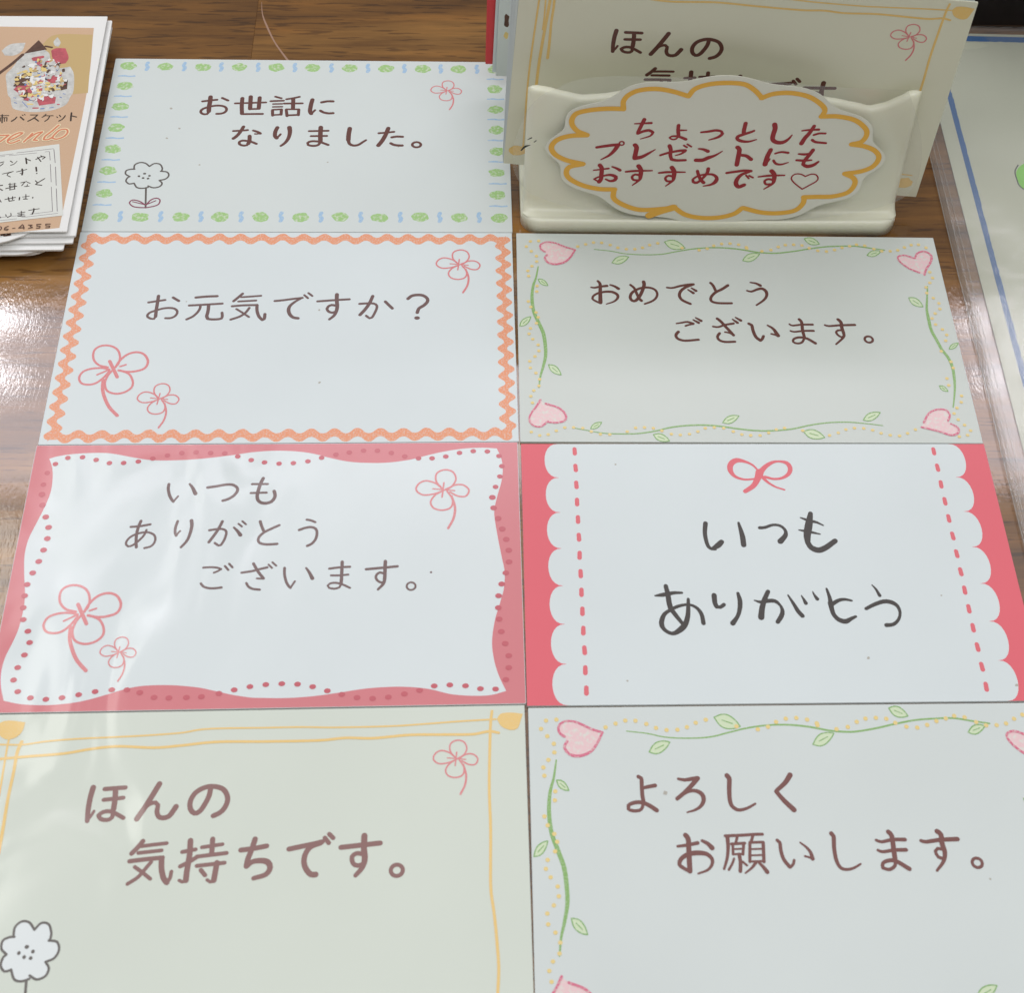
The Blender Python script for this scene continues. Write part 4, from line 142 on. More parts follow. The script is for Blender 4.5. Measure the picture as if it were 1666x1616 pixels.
["lettering","black","black lettering reading 布バスケット",[["S",[0.22],[80.51,34.72,82.82,34.76]],["S",[0.29],[81.39,35.04,81.75,32.5]],["S",[0.22],[81.05,34.06,81.34,32.99]],["S",[0.22],[81.05,34.06,82.54,34.11,82.66,32.99]],["S",[0.2],[81.98,34.14,82.18,32.91]],["S",[0.27,0.33],[84.6,34.3,84.32,33.64,83.71,32.96]],["S",[0.33],[85.38,34.3,86.24,33.39]],["S",[0.18],[85.66,34.95,85.92,34.76]],["S",[0.18],[86.08,35.12,86.33,34.95]],["S",[0.22],[87.44,34.95,88.99,34.95]],["S",[0.29],[88.99,34.95,88.26,33.88,87.19,32.95]],["S",[0.31],[88.35,34.04,89.44,33.01]],["S",[0.24],[90.73,35.19,90.39,34.45,90.04,34.2]],["S",[0.22],[90.36,34.7,92.35,34.69]],["S",[0.27],[91.6,34.53,91.4,33.63,90.83,32.94]],["S",[0.24],[93.18,34.36,93.38,34.12]],["S",[0.24],[93.66,34.86,94.01,34.36]],["S",[0.27],[94.96,34.69,94.5,33.62,93.81,33.0]],["S",[0.38],[96.18,35.59,96.24,34.27,96.34,33.12]],["S",[0.29],[96.48,34.6,97.41,34.27]]]],
["lettering_outline","cream",None,[["S",[0.92],[81.3,28.46,82.61,28.48,83.8,28.58]],["S",[0.92],[83.8,28.58,82.82,27.17,81.72,25.9]],["S",[0.92],[83.85,26.85,85.34,27.8,86.48,28.92,86.65,29.25,85.98,29.33,84.69,28.45,83.83,27.01,84.12,26.21,84.95,26.12,86.34,27.0]],["S",[0.92],[88.76,29.08,88.07,27.79,87.3,26.43]],["S",[0.92],[88.01,27.47,89.53,29.07,90.77,29.56]],["S",[0.92],[90.78,29.47,90.06,28.43,89.29,26.99,90.07,26.9]],["S",[0.93],[94.0,31.66,92.73,29.71,91.53,28.1,91.45,27.14,92.33,27.13,93.0,27.77]],["S",[0.92],[93.35,28.42,94.34,30.03,95.72,30.35,96.19,29.38,95.59,28.09,94.17,27.29,93.14,27.61,93.35,28.42]]]],
["lettering","terracotta","orange script lettering ending in zento",[["S",[0.42],[81.3,28.46,82.61,28.48,83.8,28.58]],["S",[0.42],[83.8,28.58,82.82,27.17,81.72,25.9]],["S",[0.41],[83.85,26.85,85.34,27.8,86.48,28.92,86.65,29.25,85.98,29.33,84.69,28.45,83.83,27.01,84.12,26.21,84.95,26.12,86.34,27.0]],["S",[0.42],[88.76,29.08,88.07,27.79,87.3,26.43]],["S",[0.42],[88.01,27.47,89.53,29.07,90.77,29.56]],["S",[0.42],[90.78,29.47,90.06,28.43,89.29,26.99,90.07,26.9]],["S",[0.42],[94.0,31.66,92.73,29.71,91.53,28.1,91.45,27.14,92.33,27.13,93.0,27.77]],["S",[0.42],[93.35,28.42,94.34,30.03,95.72,30.35,96.19,29.38,95.59,28.09,94.17,27.29,93.14,27.61,93.35,28.42]]]],
["label_panel","panel",None,[["F",[0.02],[79.38,22.75,94.93,25.76,98.66,4.47,82.86,2.05]]]],
["panel_border","greyline",None,[["S",[0.12],[81.93,22.15,85.69,22.72]],["S",[0.12],[86.34,23.05,93.9,24.3]],["S",[0.1],[82.01,21.64,84.04,22.09]],["S",[0.11],[84.89,22.21,90.56,23.03]],["S",[0.11],[92.28,23.33,93.14,23.45]],["S",[0.14],[94.02,24.09,94.86,20.0]],["S",[0.14],[95.11,18.74,96.02,13.24]],["S",[0.14],[96.19,12.26,97.3,5.68]],["S",[0.12],[93.19,23.32,93.7,20.77]],["S",[0.12],[93.93,19.5,94.84,14.24]],["S",[0.12],[95.08,12.76,96.33,5.69]],["S",[0.1],[85.07,2.97,89.36,3.6]],["S",[0.1],[90.33,3.95,97.47,5.08]],["S",[0.1],[84.92,3.88,90.9,4.66]],["S",[0.1],[91.88,4.89,96.33,5.64]]]],
["lettering","black","black lettering on the white panel",[["S",[0.24],[83.08,19.94,84.06,20.31]],["S",[0.24],[83.48,19.05,84.05,19.81]],["S",[0.24],[85.42,20.56,85.91,20.18]],["S",[0.24,0.14],[85.7,19.29,86.34,19.67,86.82,20.55]],["S",[0.35],[88.52,21.43,88.94,19.78]],["S",[0.25],[88.84,21.05,89.6,20.66]],["S",[0.25],[90.68,21.04,91.78,21.92,92.52,21.67,92.06,21.16]],["S",[0.25],[90.94,21.67,91.82,20.4]],["S",[0.21],[91.56,22.18,91.8,21.75]],["S",[0.21],[84.38,16.67,86.52,17.41]],["S",[0.21],[86.36,17.36,85.49,16.79,85.4,16.29,86.17,15.79]],["S",[0.21],[87.24,17.28,89.21,18.02]],["S",[0.35],[88.23,18.15,88.46,17.27,88.5,16.39]],["S",[0.17],[87.99,16.9,88.4,16.72]],["S",[0.35],[91.07,18.64,91.33,17.5]],["D",[0.02],[91.48,16.83,0.16,0.18]],["S",[0.24],[85.77,12.33,87.89,13.05]],["S",[0.17],[86.09,13.56,87.61,13.79]],["S",[0.17],[86.35,13.01,87.61,13.2]],["S",[0.21],[86.6,11.95,87.68,12.19]],["S",[0.21],[86.38,13.92,86.67,12.08]],["S",[0.21],[87.33,13.92,87.58,12.31]],["S",[0.28],[84.25,13.2,84.92,13.32]],["S",[0.28],[84.39,12.34,85.16,11.84]],["S",[0.21],[88.61,14.03,89.76,14.4]],["S",[0.21],[89.43,14.28,88.91,13.17]],["S",[0.21],[89.97,14.15,90.53,13.9]],["S",[0.17],[90.06,13.53,89.98,12.91,89.47,12.92,90.48,13.03]],["S",[0.24],[91.54,14.63,92.07,13.96]],["S",[0.24],[93.36,15.24,92.22,14.13,91.71,13.52,93.04,13.26]],["S",[0.21],[84.89,9.28,85.45,8.43]],["S",[0.21],[86.11,9.15,88.15,9.74]],["S",[0.24],[86.69,9.75,87.04,8.66,88.03,8.89]],["S",[0.21],[87.51,9.99,87.65,9.14]],["S",[0.27],[89.01,9.74,89.04,9.01]],["S",[0.17],[89.59,9.85,90.93,10.09]],["S",[0.21],[90.17,10.58,90.35,9.36,89.86,9.24,90.71,9.24]],["D",[0.02],[91.71,9.64,0.17,0.2]],["S",[0.2],[85.48,4.59,86.1,3.87]],["S",[0.2],[86.97,4.81,87.13,4.33]],["S",[0.2],[87.93,5.16,88.11,4.56,87.44,3.97]],["S",[0.17],[89.29,5.15,90.77,5.5]],["S",[0.17],[89.44,4.74,90.68,4.97]],["S",[0.2],[89.97,5.74,90.17,4.43]],["S",[0.17],[90.17,4.43,89.51,4.31,90.95,4.3]],["S",[0.2],[91.46,5.97,93.52,6.44]],["S",[0.31],[92.41,6.44,92.5,5.84,92.31,4.89]]]],
["lettering","pbrown","brown digits reading 06-4355",[["O",[0.2],[86.41,0.91,0.3,0.48]],["S",[0.2],[88.01,1.48,87.39,1.13,87.31,0.54,87.86,0.31,88.14,0.65,87.44,0.83]],["S",[0.17],[88.94,0.88,89.44,0.95]],["S",[0.24],[90.8,1.93,90.19,0.99,91.27,1.1]],["S",[0.24],[91.01,1.69,91.24,0.74]],["S",[0.2],[92.01,1.8,92.77,1.79,92.4,1.44,92.96,1.08,92.15,0.85]],["S",[0.2],[94.51,2.01,93.68,1.95,93.75,1.48,94.43,1.42,94.41,0.95,93.74,0.91]],["S",[0.2],[96.37,2.07,95.49,2.03,95.56,1.58,96.36,1.52,96.34,1.05,95.59,1.01]]]],
],
"sheet":[
["leaf_print","lime",None,[["F",[0.04],[14.44,163.24,14.7,165.39,16.08,167.32,17.63,168.17,20.72,167.98,21.39,163.95,18.89,159.63,15.74,159.29,14.72,160.85]]]],
["leaf_outline","dark",None,[["S",[0.28],[15.55,167.57,14.39,165.38,14.33,162.7,14.52,160.84,16.07,159.03]]]],
],
}

# ------------------------------------------------------------------ materials
def lin(c):
    return tuple((v / 255 / 12.92 if v / 255 <= .04045 else ((v / 255 + .055) / 1.055) ** 2.4) for v in c)
def node(t, k, x=0, y=0):
    n = t.nodes.new(k); n.location = (x, y); return n
MATS = {}
def coated(name, rgb, gain=1.25, rough=.5, coat=.3, coat_rough=.22, wrinkle=0.0, speckle=0.0, speckle_scale=3500, mottle=0.06, mscale=18):
    """printed card stock under a glossy skin; wrinkle tilts only the skin"""
    if name in MATS: return MATS[name]
    m = bpy.data.materials.new(name); m.use_nodes = True; t = m.node_tree
    b = t.nodes['Principled BSDF']
    col = [min(.9, v * gain) for v in lin(rgb)]
    geo = node(t, 'ShaderNodeNewGeometry')
    n1 = node(t, 'ShaderNodeTexNoise'); n1.inputs['Scale'].default_value = mscale; n1.inputs['Detail'].default_value = 4
    t.links.new(geo.outputs['Position'], n1.inputs['Vector'])
    mx = node(t, 'ShaderNodeMixRGB'); mx.inputs[1].default_value = (*col, 1)
    mx.inputs[2].default_value = (*[v * (1 - 2.2 * mottle) for v in col], 1)
    t.links.new(n1.outputs[0], mx.inputs[0])
    last = mx.outputs[0]
    if speckle:
        n2 = node(t, 'ShaderNodeTexNoise'); n2.inputs['Scale'].default_value = speckle_scale; n2.inputs['Detail'].default_value = 2
        t.links.new(geo.outputs['Position'], n2.inputs['Vector'])
        r = node(t, 'ShaderNodeValToRGB'); r.color_ramp.elements[0].position = .48; r.color_ramp.elements[1].position = .68
        t.links.new(n2.outputs[0], r.inputs[0])
        mu = node(t, 'ShaderNodeMath'); mu.operation = 'MULTIPLY'; mu.inputs[1].default_value = speckle
        t.links.new(r.outputs[0], mu.inputs[0])
        m2 = node(t, 'ShaderNodeMixRGB'); m2.inputs[2].default_value = (.74, .75, .70, 1)
        t.links.new(mu.outputs[0], m2.inputs[0]); t.links.new(last, m2.inputs[1]); last = m2.outputs[0]
    t.links.new(last, b.inputs['Base Color'])
    b.inputs['Roughness'].default_value = rough
    b.inputs['Specular IOR Level'].default_value = .3
    b.inputs['Coat Weight'].default_value = coat
    b.inputs['Coat Roughness'].default_value = coat_rough
    if wrinkle:
        mp = node(t, 'ShaderNodeMapping'); mp.inputs['Rotation'].default_value = (0, 0, math.radians(-42)); mp.inputs['Scale'].default_value = (1, .5, 1)
        t.links.new(geo.outputs['Position'], mp.inputs[0])
        n3 = node(t, 'ShaderNodeTexNoise'); n3.inputs['Scale'].default_value = 55; n3.inputs['Detail'].default_value = 1.5; n3.inputs['Distortion'].default_value = .9
        t.links.new(mp.outputs[0], n3.inputs['Vector'])
        # the film has lifted and creased only towards the left end of the card
        sp = node(t, 'ShaderNodeSeparateXYZ'); t.links.new(geo.outputs['Position'], sp.inputs[0])
        mr = node(t, 'ShaderNodeMapRange'); mr.inputs['From Min'].default_value = -.022; mr.inputs['From Max'].default_value = -.062
        t.links.new(sp.outputs['X'], mr.inputs['Value'])
        mm = node(t, 'ShaderNodeMath'); mm.operation = 'MULTIPLY'
        t.links.new(n3.outputs[0], mm.inputs[0]); t.links.new(mr.outputs[0], mm.inputs[1])
        bp = node(t, 'ShaderNodeBump'); bp.inputs['Strength'].default_value = 1; bp.inputs['Distance'].default_value = wrinkle
        t.links.new(mm.outputs[0], bp.inputs['Height']); t.links.new(bp.outputs[0], b.inputs['Coat Normal'])
    MATS[name] = m
    return m

P = {}
def pm(key, rgb, **k):
    P[key] = (rgb, k)
pm('white', (204, 212, 215)); pm('cream_white', (198, 205, 196)); pm('vine_shaded_white', (194, 200, 197)); pm('daisywhite', (212, 218, 226)); pm('sheet_white', (172, 174, 156)); pm('grey_white', (199, 206, 206))
pm('brown', (92, 54, 48)); pm('glare_brown', (126, 88, 84)); pm('thin', (100, 74, 72)); pm('brush', (92, 52, 46)); pm('soft_brush', (114, 74, 70)); pm('ink', (62, 57, 55))
pm('pink', (206, 122, 126), speckle=.15); pm('rose', (212, 104, 114)); pm('pinkband', (198, 112, 119)); pm('coralband', (214, 98, 110))
pm('crimson', (184, 80, 92)); pm('grey', (88, 82, 78)); pm('maroon', (128, 62, 84))
pm('green', (128, 168, 100), speckle=.3); pm('leaf', (122, 166, 98), speckle=.45); pm('leafpale', (196, 212, 178), speckle=.5)
pm('heart', (204, 106, 132), speckle=.6, speckle_scale=2600); pm('heartpale', (222, 190, 194), speckle=.95, speckle_scale=1300); pm('honey', (230, 196, 128), speckle=.2)
pm('honey2', (226, 186, 114), speckle=.12)
pm('blob', (150, 188, 122), speckle=.7, speckle_scale=1500); pm('bluetick', (150, 182, 212), speckle=.4, speckle_scale=2600)
pm('crayon', (220, 144, 108), speckle=.55, speckle_scale=3200)
pm('red', (144, 30, 38)); pm('ochre', (222, 168, 66)); pm('tagpaper', (210, 210, 200)); pm('stand_cream', (210, 210, 193))
pm('kraft', (196, 163, 134), mottle=.08, speckle=.12, speckle_scale=5000); pm('olive', (186, 160, 112)); pm('pw', (212, 212, 210), mscale=900, mottle=.25); pm('pw2', (222, 222, 224))
pm('pbrown', (98, 68, 56), mscale=900, mottle=.3); pm('prose', (204, 96, 108), mscale=900, mottle=.3); pm('pyel', (222, 196, 128), mscale=900, mottle=.1); pm('pblue', (110, 130, 180))
pm('black', (52, 40, 34)); pm('cream', (228, 204, 170)); pm('terracotta', (200, 122, 92)); pm('panel', (208, 210, 206)); pm('greyline', (110, 100, 108))
pm('lime', (120, 186, 70)); pm('dark', (46, 52, 44)); pm('blue', (8, 78, 134)); pm('redcard', (200, 60, 66))
def mat(key, skin='flat'):
    rgb, k = P[key]
    k = dict(k)
    if skin == 'creased': k.update(wrinkle=.0017, coat_rough=.18, coat=1.0)
    if skin == 'paper': k.update(coat=.1, coat_rough=.35)
    return coated(key + '_' + skin, rgb, **k)

# ------------------------------------------------------------------ helpers
def link(name, me, m=None, parent=None, mw=None):
    o = bpy.data.objects.new(name, me); C.objects.link(o)
    if m: me.materials.append(m)
    if parent: o.parent = parent
    if mw is not None: o.matrix_world = mw
    return o
def tag(o, label=None, cat=None, group=None, kind=None):
    for k, v in (('label', label), ('category', cat), ('group', group), ('kind', kind)):
        if v: o[k] = v
    return o
def mesh(name, V, F, smooth=False):
    me = bpy.data.meshes.new(name); me.from_pydata(V, [], F); me.validate(); me.update()
    if smooth:
        for q in me.polygons: q.use_smooth = True
    return me
def catmull(P_, step=.35, closed=False):
    """P_: list of tuples (x, y, w); returns a dense polyline"""
    n = len(P_); out = []
    rng = range(n if closed else n - 1)
    for i in rng:
        p1, p2 = P_[i], P_[(i + 1) % n]
        p0 = P_[i - 1] if (i > 0 or closed) else tuple(2 * a - b for a, b in zip(p1, p2))
        p3 = P_[(i + 2) % n] if (i + 2 < n or closed) else tuple(2 * b - a for a, b in zip(p1, p2))
        k = max(1, min(10, int(math.hypot(p2[0] - p1[0], p2[1] - p1[1]) / step)))
        for j in range(k):
            t = j / k
            out.append(tuple(.5 * (2 * b + (c - a) * t + (2 * a - 5 * b + 4 * c - d) * t * t + (3 * b - a - 3 * c + d) * t ** 3)
                             for a, b, c, d in zip(p0, p1, p2, p3)))
    if not closed: out.append(P_[-1])
    return out
def turn(a, b, c):
    u = (b[0] - a[0], b[1] - a[1]); v = (c[0] - b[0], c[1] - b[1])
    lu, lv = math.hypot(*u), math.hypot(*v)
    if lu < 1e-6 or lv < 1e-6: return 0
    return math.degrees(math.acos(max(-1, min(1, (u[0] * v[0] + u[1] * v[1]) / lu / lv))))
class Print:
    """flat ink shapes gathered in card millimetres, a hair above the card; z creeps up so that no two faces coincide"""
    def __init__(s, z): s.V = []; s.F = []; s.z = z
    def stroke(s, pts, ws):
        n = len(pts)
        def wat(i):
            t = i / max(1, n - 1) * (len(ws) - 1); k = min(int(t), len(ws) - 2) if len(ws) > 1 else 0
            return ws[0] if len(ws) == 1 else ws[k] + (ws[k + 1] - ws[k]) * (t - k)
        Q = [(x, y, wat(i)) for i, (x, y) in enumerate(pts)]
        cuts = [0] + [i for i in range(1, n - 1) if turn(Q[i - 1], Q[i], Q[i + 1]) > 80] + [n - 1]
        for a, b in zip(cuts[:-1], cuts[1:]): s._ribbon(catmull(Q[a:b + 1]))
    def _ribbon(s, L):
        n = len(L); V = s.V; z = s.z; base = len(V); N = []
        for i in range(n):
            a, b = L[max(0, i - 1)], L[min(n - 1, i + 1)]
            dx, dy = b[0] - a[0], b[1] - a[1]; l = math.hypot(dx, dy) or 1
            N.append((-dy / l, dx / l))
        for i, (x, y, w_) in enumerate(L):
            h = max(.02, w_) / 2; nx, ny = N[i]; zz = z + i * 3e-5
            V += [(x + nx * h, y + ny * h, zz), (x - nx * h, y - ny * h, zz)]
            if i: k = base + 2 * i; s.F.append((k - 2, k - 1, k + 1, k))
        for end in (0, n - 1):
            x, y, w_ = L[end]; h = max(.02, w_) / 2; nx, ny = N[end]; sg = -1 if end == 0 else 1
            zz = z + end * 3e-5; k0 = len(V)
            for j in range(1, 5):
                th = math.pi * j / 5; c, q = math.cos(th), math.sin(th) * sg
                V.append((x + h * (nx * c + ny * q), y + h * (ny * c - nx * q), zz))
            a, b = base + 2 * end, base + 2 * end + 1
            ring = [a] + list(range(k0, k0 + 4)) + [b]
            s.F.append(tuple(ring if end else ring[::-1]))
        s.z += n * 3e-5 + 1.2e-4
    def poly(s, pts, smooth=True):
        n = len(pts)
        if smooth and n > 4:
            cs = [i for i in range(n) if turn(pts[i - 1], pts[i], pts[(i + 1) % n]) > 58]
            P3 = [(x, y, 0) for x, y in pts]
            if not cs: pts = [q[:2] for q in catmull(P3, .5, True)]
            else:
                out = []
                for a, b in zip(cs, cs[1:] + [cs[0] + n]):
                    out += [q[:2] for q in catmull([P3[k % n] for k in range(a, b + 1)], .5)[:-1]]
                pts = out
        bm = bmesh.new()
        try:
            f = bm.faces.new([bm.verts.new((x, y, 0)) for x, y in pts])
            f.normal_update()
            if f.normal.z < 0: f.normal_flip()
            bmesh.ops.triangulate(bm, faces=[f])
        except Exception: pass
        k0 = len(s.V); bm.verts.index_update()
        s.V += [(v.co.x, v.co.y, s.z) for v in bm.verts]
        s.F += [tuple(k0 + v.index for v in f.verts) for f in bm.faces]
        bm.free(); s.z += 1.2e-4
    def dot(s, x, y, rx, ry, n=14, rough=0.0, seed=0):
        k0 = len(s.V)
        for j in range(n):
            th = 2 * math.pi * j / n
            r = 1 + rough * noise.noise(Vector((math.cos(th) * 1.8, math.sin(th) * 1.8, seed * 3.7)))
            s.V.append((x + rx * r * math.cos(th), y + ry * r * math.sin(th), s.z))
        s.F.append(tuple(range(k0, k0 + n))); s.z += 2e-5
    def ring(s, x, y, rx, ry, w_):
        k0 = len(s.V); n = 28
        for j in range(n):
            c, q = math.cos(2 * math.pi * j / n), math.sin(2 * math.pi * j / n)
            s.V += [(x + (rx + w_ / 2) * c, y + (ry + w_ / 2) * q, s.z), (x + (rx - w_ / 2) * c, y + (ry - w_ / 2) * q, s.z)]
        for j in range(n):
            a, b = k0 + 2 * j, k0 + 2 * ((j + 1) % n); s.F.append((a, a + 1, b + 1, b)[::-1])
        s.z += 1.2e-4
    def build(s, name, m, parent, label=None):
        # anticlockwise faces so that all of them look up
        F = []
        for f in s.F:
            A = 0
            for i in range(len(f)):
                a, b = s.V[f[i]], s.V[f[(i + 1) % len(f)]]; A += a[0] * b[1] - b[0] * a[1]
            F.append(f if A > 0 else f[::-1])
        me = mesh(name, [(x * MM, y * MM, z * MM) for x, y, z in s.V], F)
        o = link(name, me, m, parent)
        if label: o['label'] = label
        return o
FAT = dict(brown=1.28, thin=1.42, brush=1.3, red=1.25, pink=1.3, grey=1.1, ink=1.06, black=1.5, pbrown=1.2)
def lay(items, z, fat=1):
    pr = Print(z)
    for k, ws, c in items:
        if k == 'S': pr.stroke([(c[i], c[i + 1]) for i in range(0, len(c), 2)], [q * fat for q in ws])
        elif k == 'F': pr.poly([(c[i], c[i + 1]) for i in range(0, len(c), 2)])
        elif k == 'D': pr.dot(*c)
        elif k == 'O': pr.ring(*c, ws[0] * fat)
    return pr
def ink(card, key, skin='flat', z0=.004, only=None, skip=(), shift={}):
    z = z0
    for part, mk_, label, items in DATA[key]:
        if part in skip or (only and part not in only): continue
        pr = lay(items, z, FAT.get(mk_, 1)); z = max(z + .0015, pr.z + .001)
        o = pr.build(part, mat(ALT.get((card.name, mk_), mk_), skin), card, label)
        o.location.y = shift.get(part, 0) * MM
    return z
ALT = {('message_card.003', 'brown'): 'glare_brown', ('message_card.006', 'brush'): 'soft_brush'}  # card 4 brown is lightened to carry the glare over its letters
def frame(o, ex_deg=0.0, M3=None):
    m = M3.to_4x4() if M3 else Matrix.Rotation(math.radians(ex_deg), 4, 'Z')
    return Matrix.Translation(Vector(o) * MM) @ m
def slab(name, W, H, T, bend=None, r=0.0, rc=None, nx=1, ny=1):
    """card of size W x H mm, top face at z=0, optional rounded corners (rc: list of four radii BL,BR,TR,TL) or bend(x,y)->z"""
    rad = rc or [r] * 4
    if bend is None:
        pts = []
        for (cx, cy, sx_, sy_, a0), q in zip(((0, 0, 1, 1, 180), (W, 0, -1, 1, 270), (W, H, -1, -1, 0), (0, H, 1, -1, 90)), rad):
            q = max(q, .15); k = 8 if q > 1 else 3
            for j in range(k + 1):
                th = math.radians(a0 + 90 * j / k)
                pts.append((cx + sx_ * q + q * math.cos(th), cy + sy_ * q + q * math.sin(th)))
        n = len(pts)
        V = [(x * MM, y * MM, 0) for x, y in pts] + [(x * MM, y * MM, -T * MM) for x, y in pts]
        F = [tuple(range(n)), tuple(range(2 * n - 1, n - 1, -1))] + [(i, n + i, n + (i + 1) % n, (i + 1) % n) for i in range(n)]
        return mesh(name, V, F)
    V = []; F = []
    for s_ in (0, 1):
        for j in range(ny + 1):
            for i in range(nx + 1):
                x, y = W * i / nx, H * j / ny; V.append((x * MM, y * MM, (bend(x, y) - s_ * T) * MM))
    o = (nx + 1) * (ny + 1); id_ = lambda i, j: j * (nx + 1) + i
    for j in range(ny):
        for i in range(nx):
            F.append((id_(i, j), id_(i + 1, j), id_(i + 1, j + 1), id_(i, j + 1)))
            F.append((o + id_(i, j), o + id_(i, j + 1), o + id_(i + 1, j + 1), o + id_(i + 1, j)))
    for i in range(nx):
        F.append((id_(i, 0), o + id_(i, 0), o + id_(i + 1, 0), id_(i + 1, 0)))
        F.append((id_(i, ny), id_(i + 1, ny), o + id_(i + 1, ny), o + id_(i, ny)))
    for j in range(ny):
        F.append((id_(0, j), id_(0, j + 1), o + id_(0, j + 1), o + id_(0, j)))
        F.append((id_(nx, j), o + id_(nx, j), o + id_(nx, j + 1), id_(nx, j + 1)))
    return mesh(name, V, F)

# ------------------------------------------------------------------ tabletop
def wood():
    m = bpy.data.materials.new('varnished_wood'); m.use_nodes = True; t = m.node_tree; b = t.nodes['Principled BSDF']
    geo = node(t, 'ShaderNodeNewGeometry'); oi = node(t, 'ShaderNodeObjectInfo')
    off = node(t, 'ShaderNodeVectorMath'); off.operation = 'ADD'
    rv = node(t, 'ShaderNodeVectorMath'); rv.operation = 'SCALE'; rv.inputs[0].default_value = (.6, .9, 0)
    t.links.new(oi.outputs['Random'], rv.inputs['Scale'])
    t.links.new(geo.outputs['Position'], off.inputs[0]); t.links.new(rv.outputs[0], off.inputs[1])
    def nz(scale, sc, det, dist=0, rough=.5):
        mp = node(t, 'ShaderNodeMapping'); mp.inputs['Scale'].default_value = sc
        t.links.new(off.outputs[0], mp.inputs[0])
        n = node(t, 'ShaderNodeTexNoise'); n.inputs['Scale'].default_value = scale; n.inputs['Detail'].default_value = det
        n.inputs['Distortion'].default_value = dist; n.inputs['Roughness'].default_value = rough
        t.links.new(mp.outputs[0], n.inputs['Vector']); return n.outputs[0]
    broad = nz(34, (.22, 1, 1), 3, .6)
    grain = nz(240, (.09, 1, 1), 6, .3, .62)
    pores = nz(1300, (.085, 1, 1), 2)
    def ramp(src, stops):
        r = node(t, 'ShaderNodeValToRGB'); e = r.color_ramp.elements
        e[0].position, e[0].color = stops[0][0], (*stops[0][1], 1); e[1].position, e[1].color = stops[-1][0], (*stops[-1][1], 1)
        for p_, c in stops[1:-1]:
            q = e.new(p_); q.color = (*c, 1)
        t.links.new(src, r.inputs[0]); return r.outputs[0]
    base = ramp(broad, [(.30, (.105,.040,.007)), (.5, (.195,.082,.015)), (.68, (.28,.135,.032))])
    gr = ramp(grain, [(.34, (.52, .46, .40)), (.5, (.92, .92, .92)), (.66, (1.32, 1.30, 1.26))])
    po = ramp(pores, [(.575, (1, 1, 1)), (.64, (.42, .36, .30))])
    m1 = node(t, 'ShaderNodeMixRGB'); m1.blend_type = 'MULTIPLY'; m1.inputs[0].default_value = 1
    t.links.new(base, m1.inputs[1]); t.links.new(gr, m1.inputs[2])
    m2 = node(t, 'ShaderNodeMixRGB'); m2.blend_type = 'MULTIPLY'; m2.inputs[0].default_value = .8
    t.links.new(m1.outputs[0], m2.inputs[1]); t.links.new(po, m2.inputs[2])
    t.links.new(m2.outputs[0], b.inputs['Base Color'])
    b.inputs['Roughness'].default_value = .55; b.inputs['Specular IOR Level'].default_value = .15
    b.inputs['Coat Weight'].default_value = 1; b.inputs['Coat Roughness'].default_value = .06; b.inputs['Coat IOR'].default_value = 1.75
    # orange peel in the varnish
    mp = node(t, 'ShaderNodeMapping'); mp.inputs['Scale'].default_value = (1, .3, 1)
    t.links.new(geo.outputs['Position'], mp.inputs[0])
    a1 = node(t, 'ShaderNodeTexNoise'); a1.inputs['Scale'].default_value = 2600; a1.inputs['Detail'].default_value = 2.5
    a2 = node(t, 'ShaderNodeTexNoise'); a2.inputs['Scale'].default_value = 120; a2.inputs['Detail'].default_value = 2
    for a in (a1, a2): t.links.new(mp.outputs[0], a.inputs['Vector'])
    b1 = node(t, 'ShaderNodeBump'); b1.inputs['Strength'].default_value = 1; b1.inputs['Distance'].default_value = 8e-6
    b2 = node(t, 'ShaderNodeBump'); b2.inputs['Strength'].default_value = 1; b2.inputs['Distance'].default_value = 2.5e-5
    t.links.new(a1.outputs[0], b1.inputs['Height']); t.links.new(a2.outputs[0], b2.inputs['Height'])
    t.links.new(b2.outputs[0], b1.inputs['Normal']); t.links.new(b1.outputs[0], b.inputs['Coat Normal'])
    return m
WOOD = wood()
top = bpy.data.objects.new('tabletop', None); C.objects.link(top); top.location = (0, 0, -.00055); tag(top, kind='structure')
for x0, x1 in ((-420, -60.33), (-60.30, 440)):
    bm = bmesh.new(); bmesh.ops.create_cube(bm, size=1)
    for v in bm.verts:
        v.co.x = (x0 if v.co.x < 0 else x1) * MM; v.co.y = (-330 if v.co.y < 0 else 300) * MM; v.co.z = (0 if v.co.z > 0 else -18) * MM
    bmesh.ops.bevel(bm, geom=[e for e in bm.edges if all(v.co.z > -.001 for v in e.verts)], offset=.00004, segments=1, affect='EDGES')
    me = bpy.data.meshes.new('board'); bm.to_mesh(me); bm.free()
    link('board', me, WOOD, top)
# pale streak painted on as the highlight of a crease in clear film
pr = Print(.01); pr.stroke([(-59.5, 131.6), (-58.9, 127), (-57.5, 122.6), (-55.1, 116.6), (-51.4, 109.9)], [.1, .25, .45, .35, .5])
pr.build('painted_glint', coated('painted_glint', (150, 118, 100), coat=.6), top)

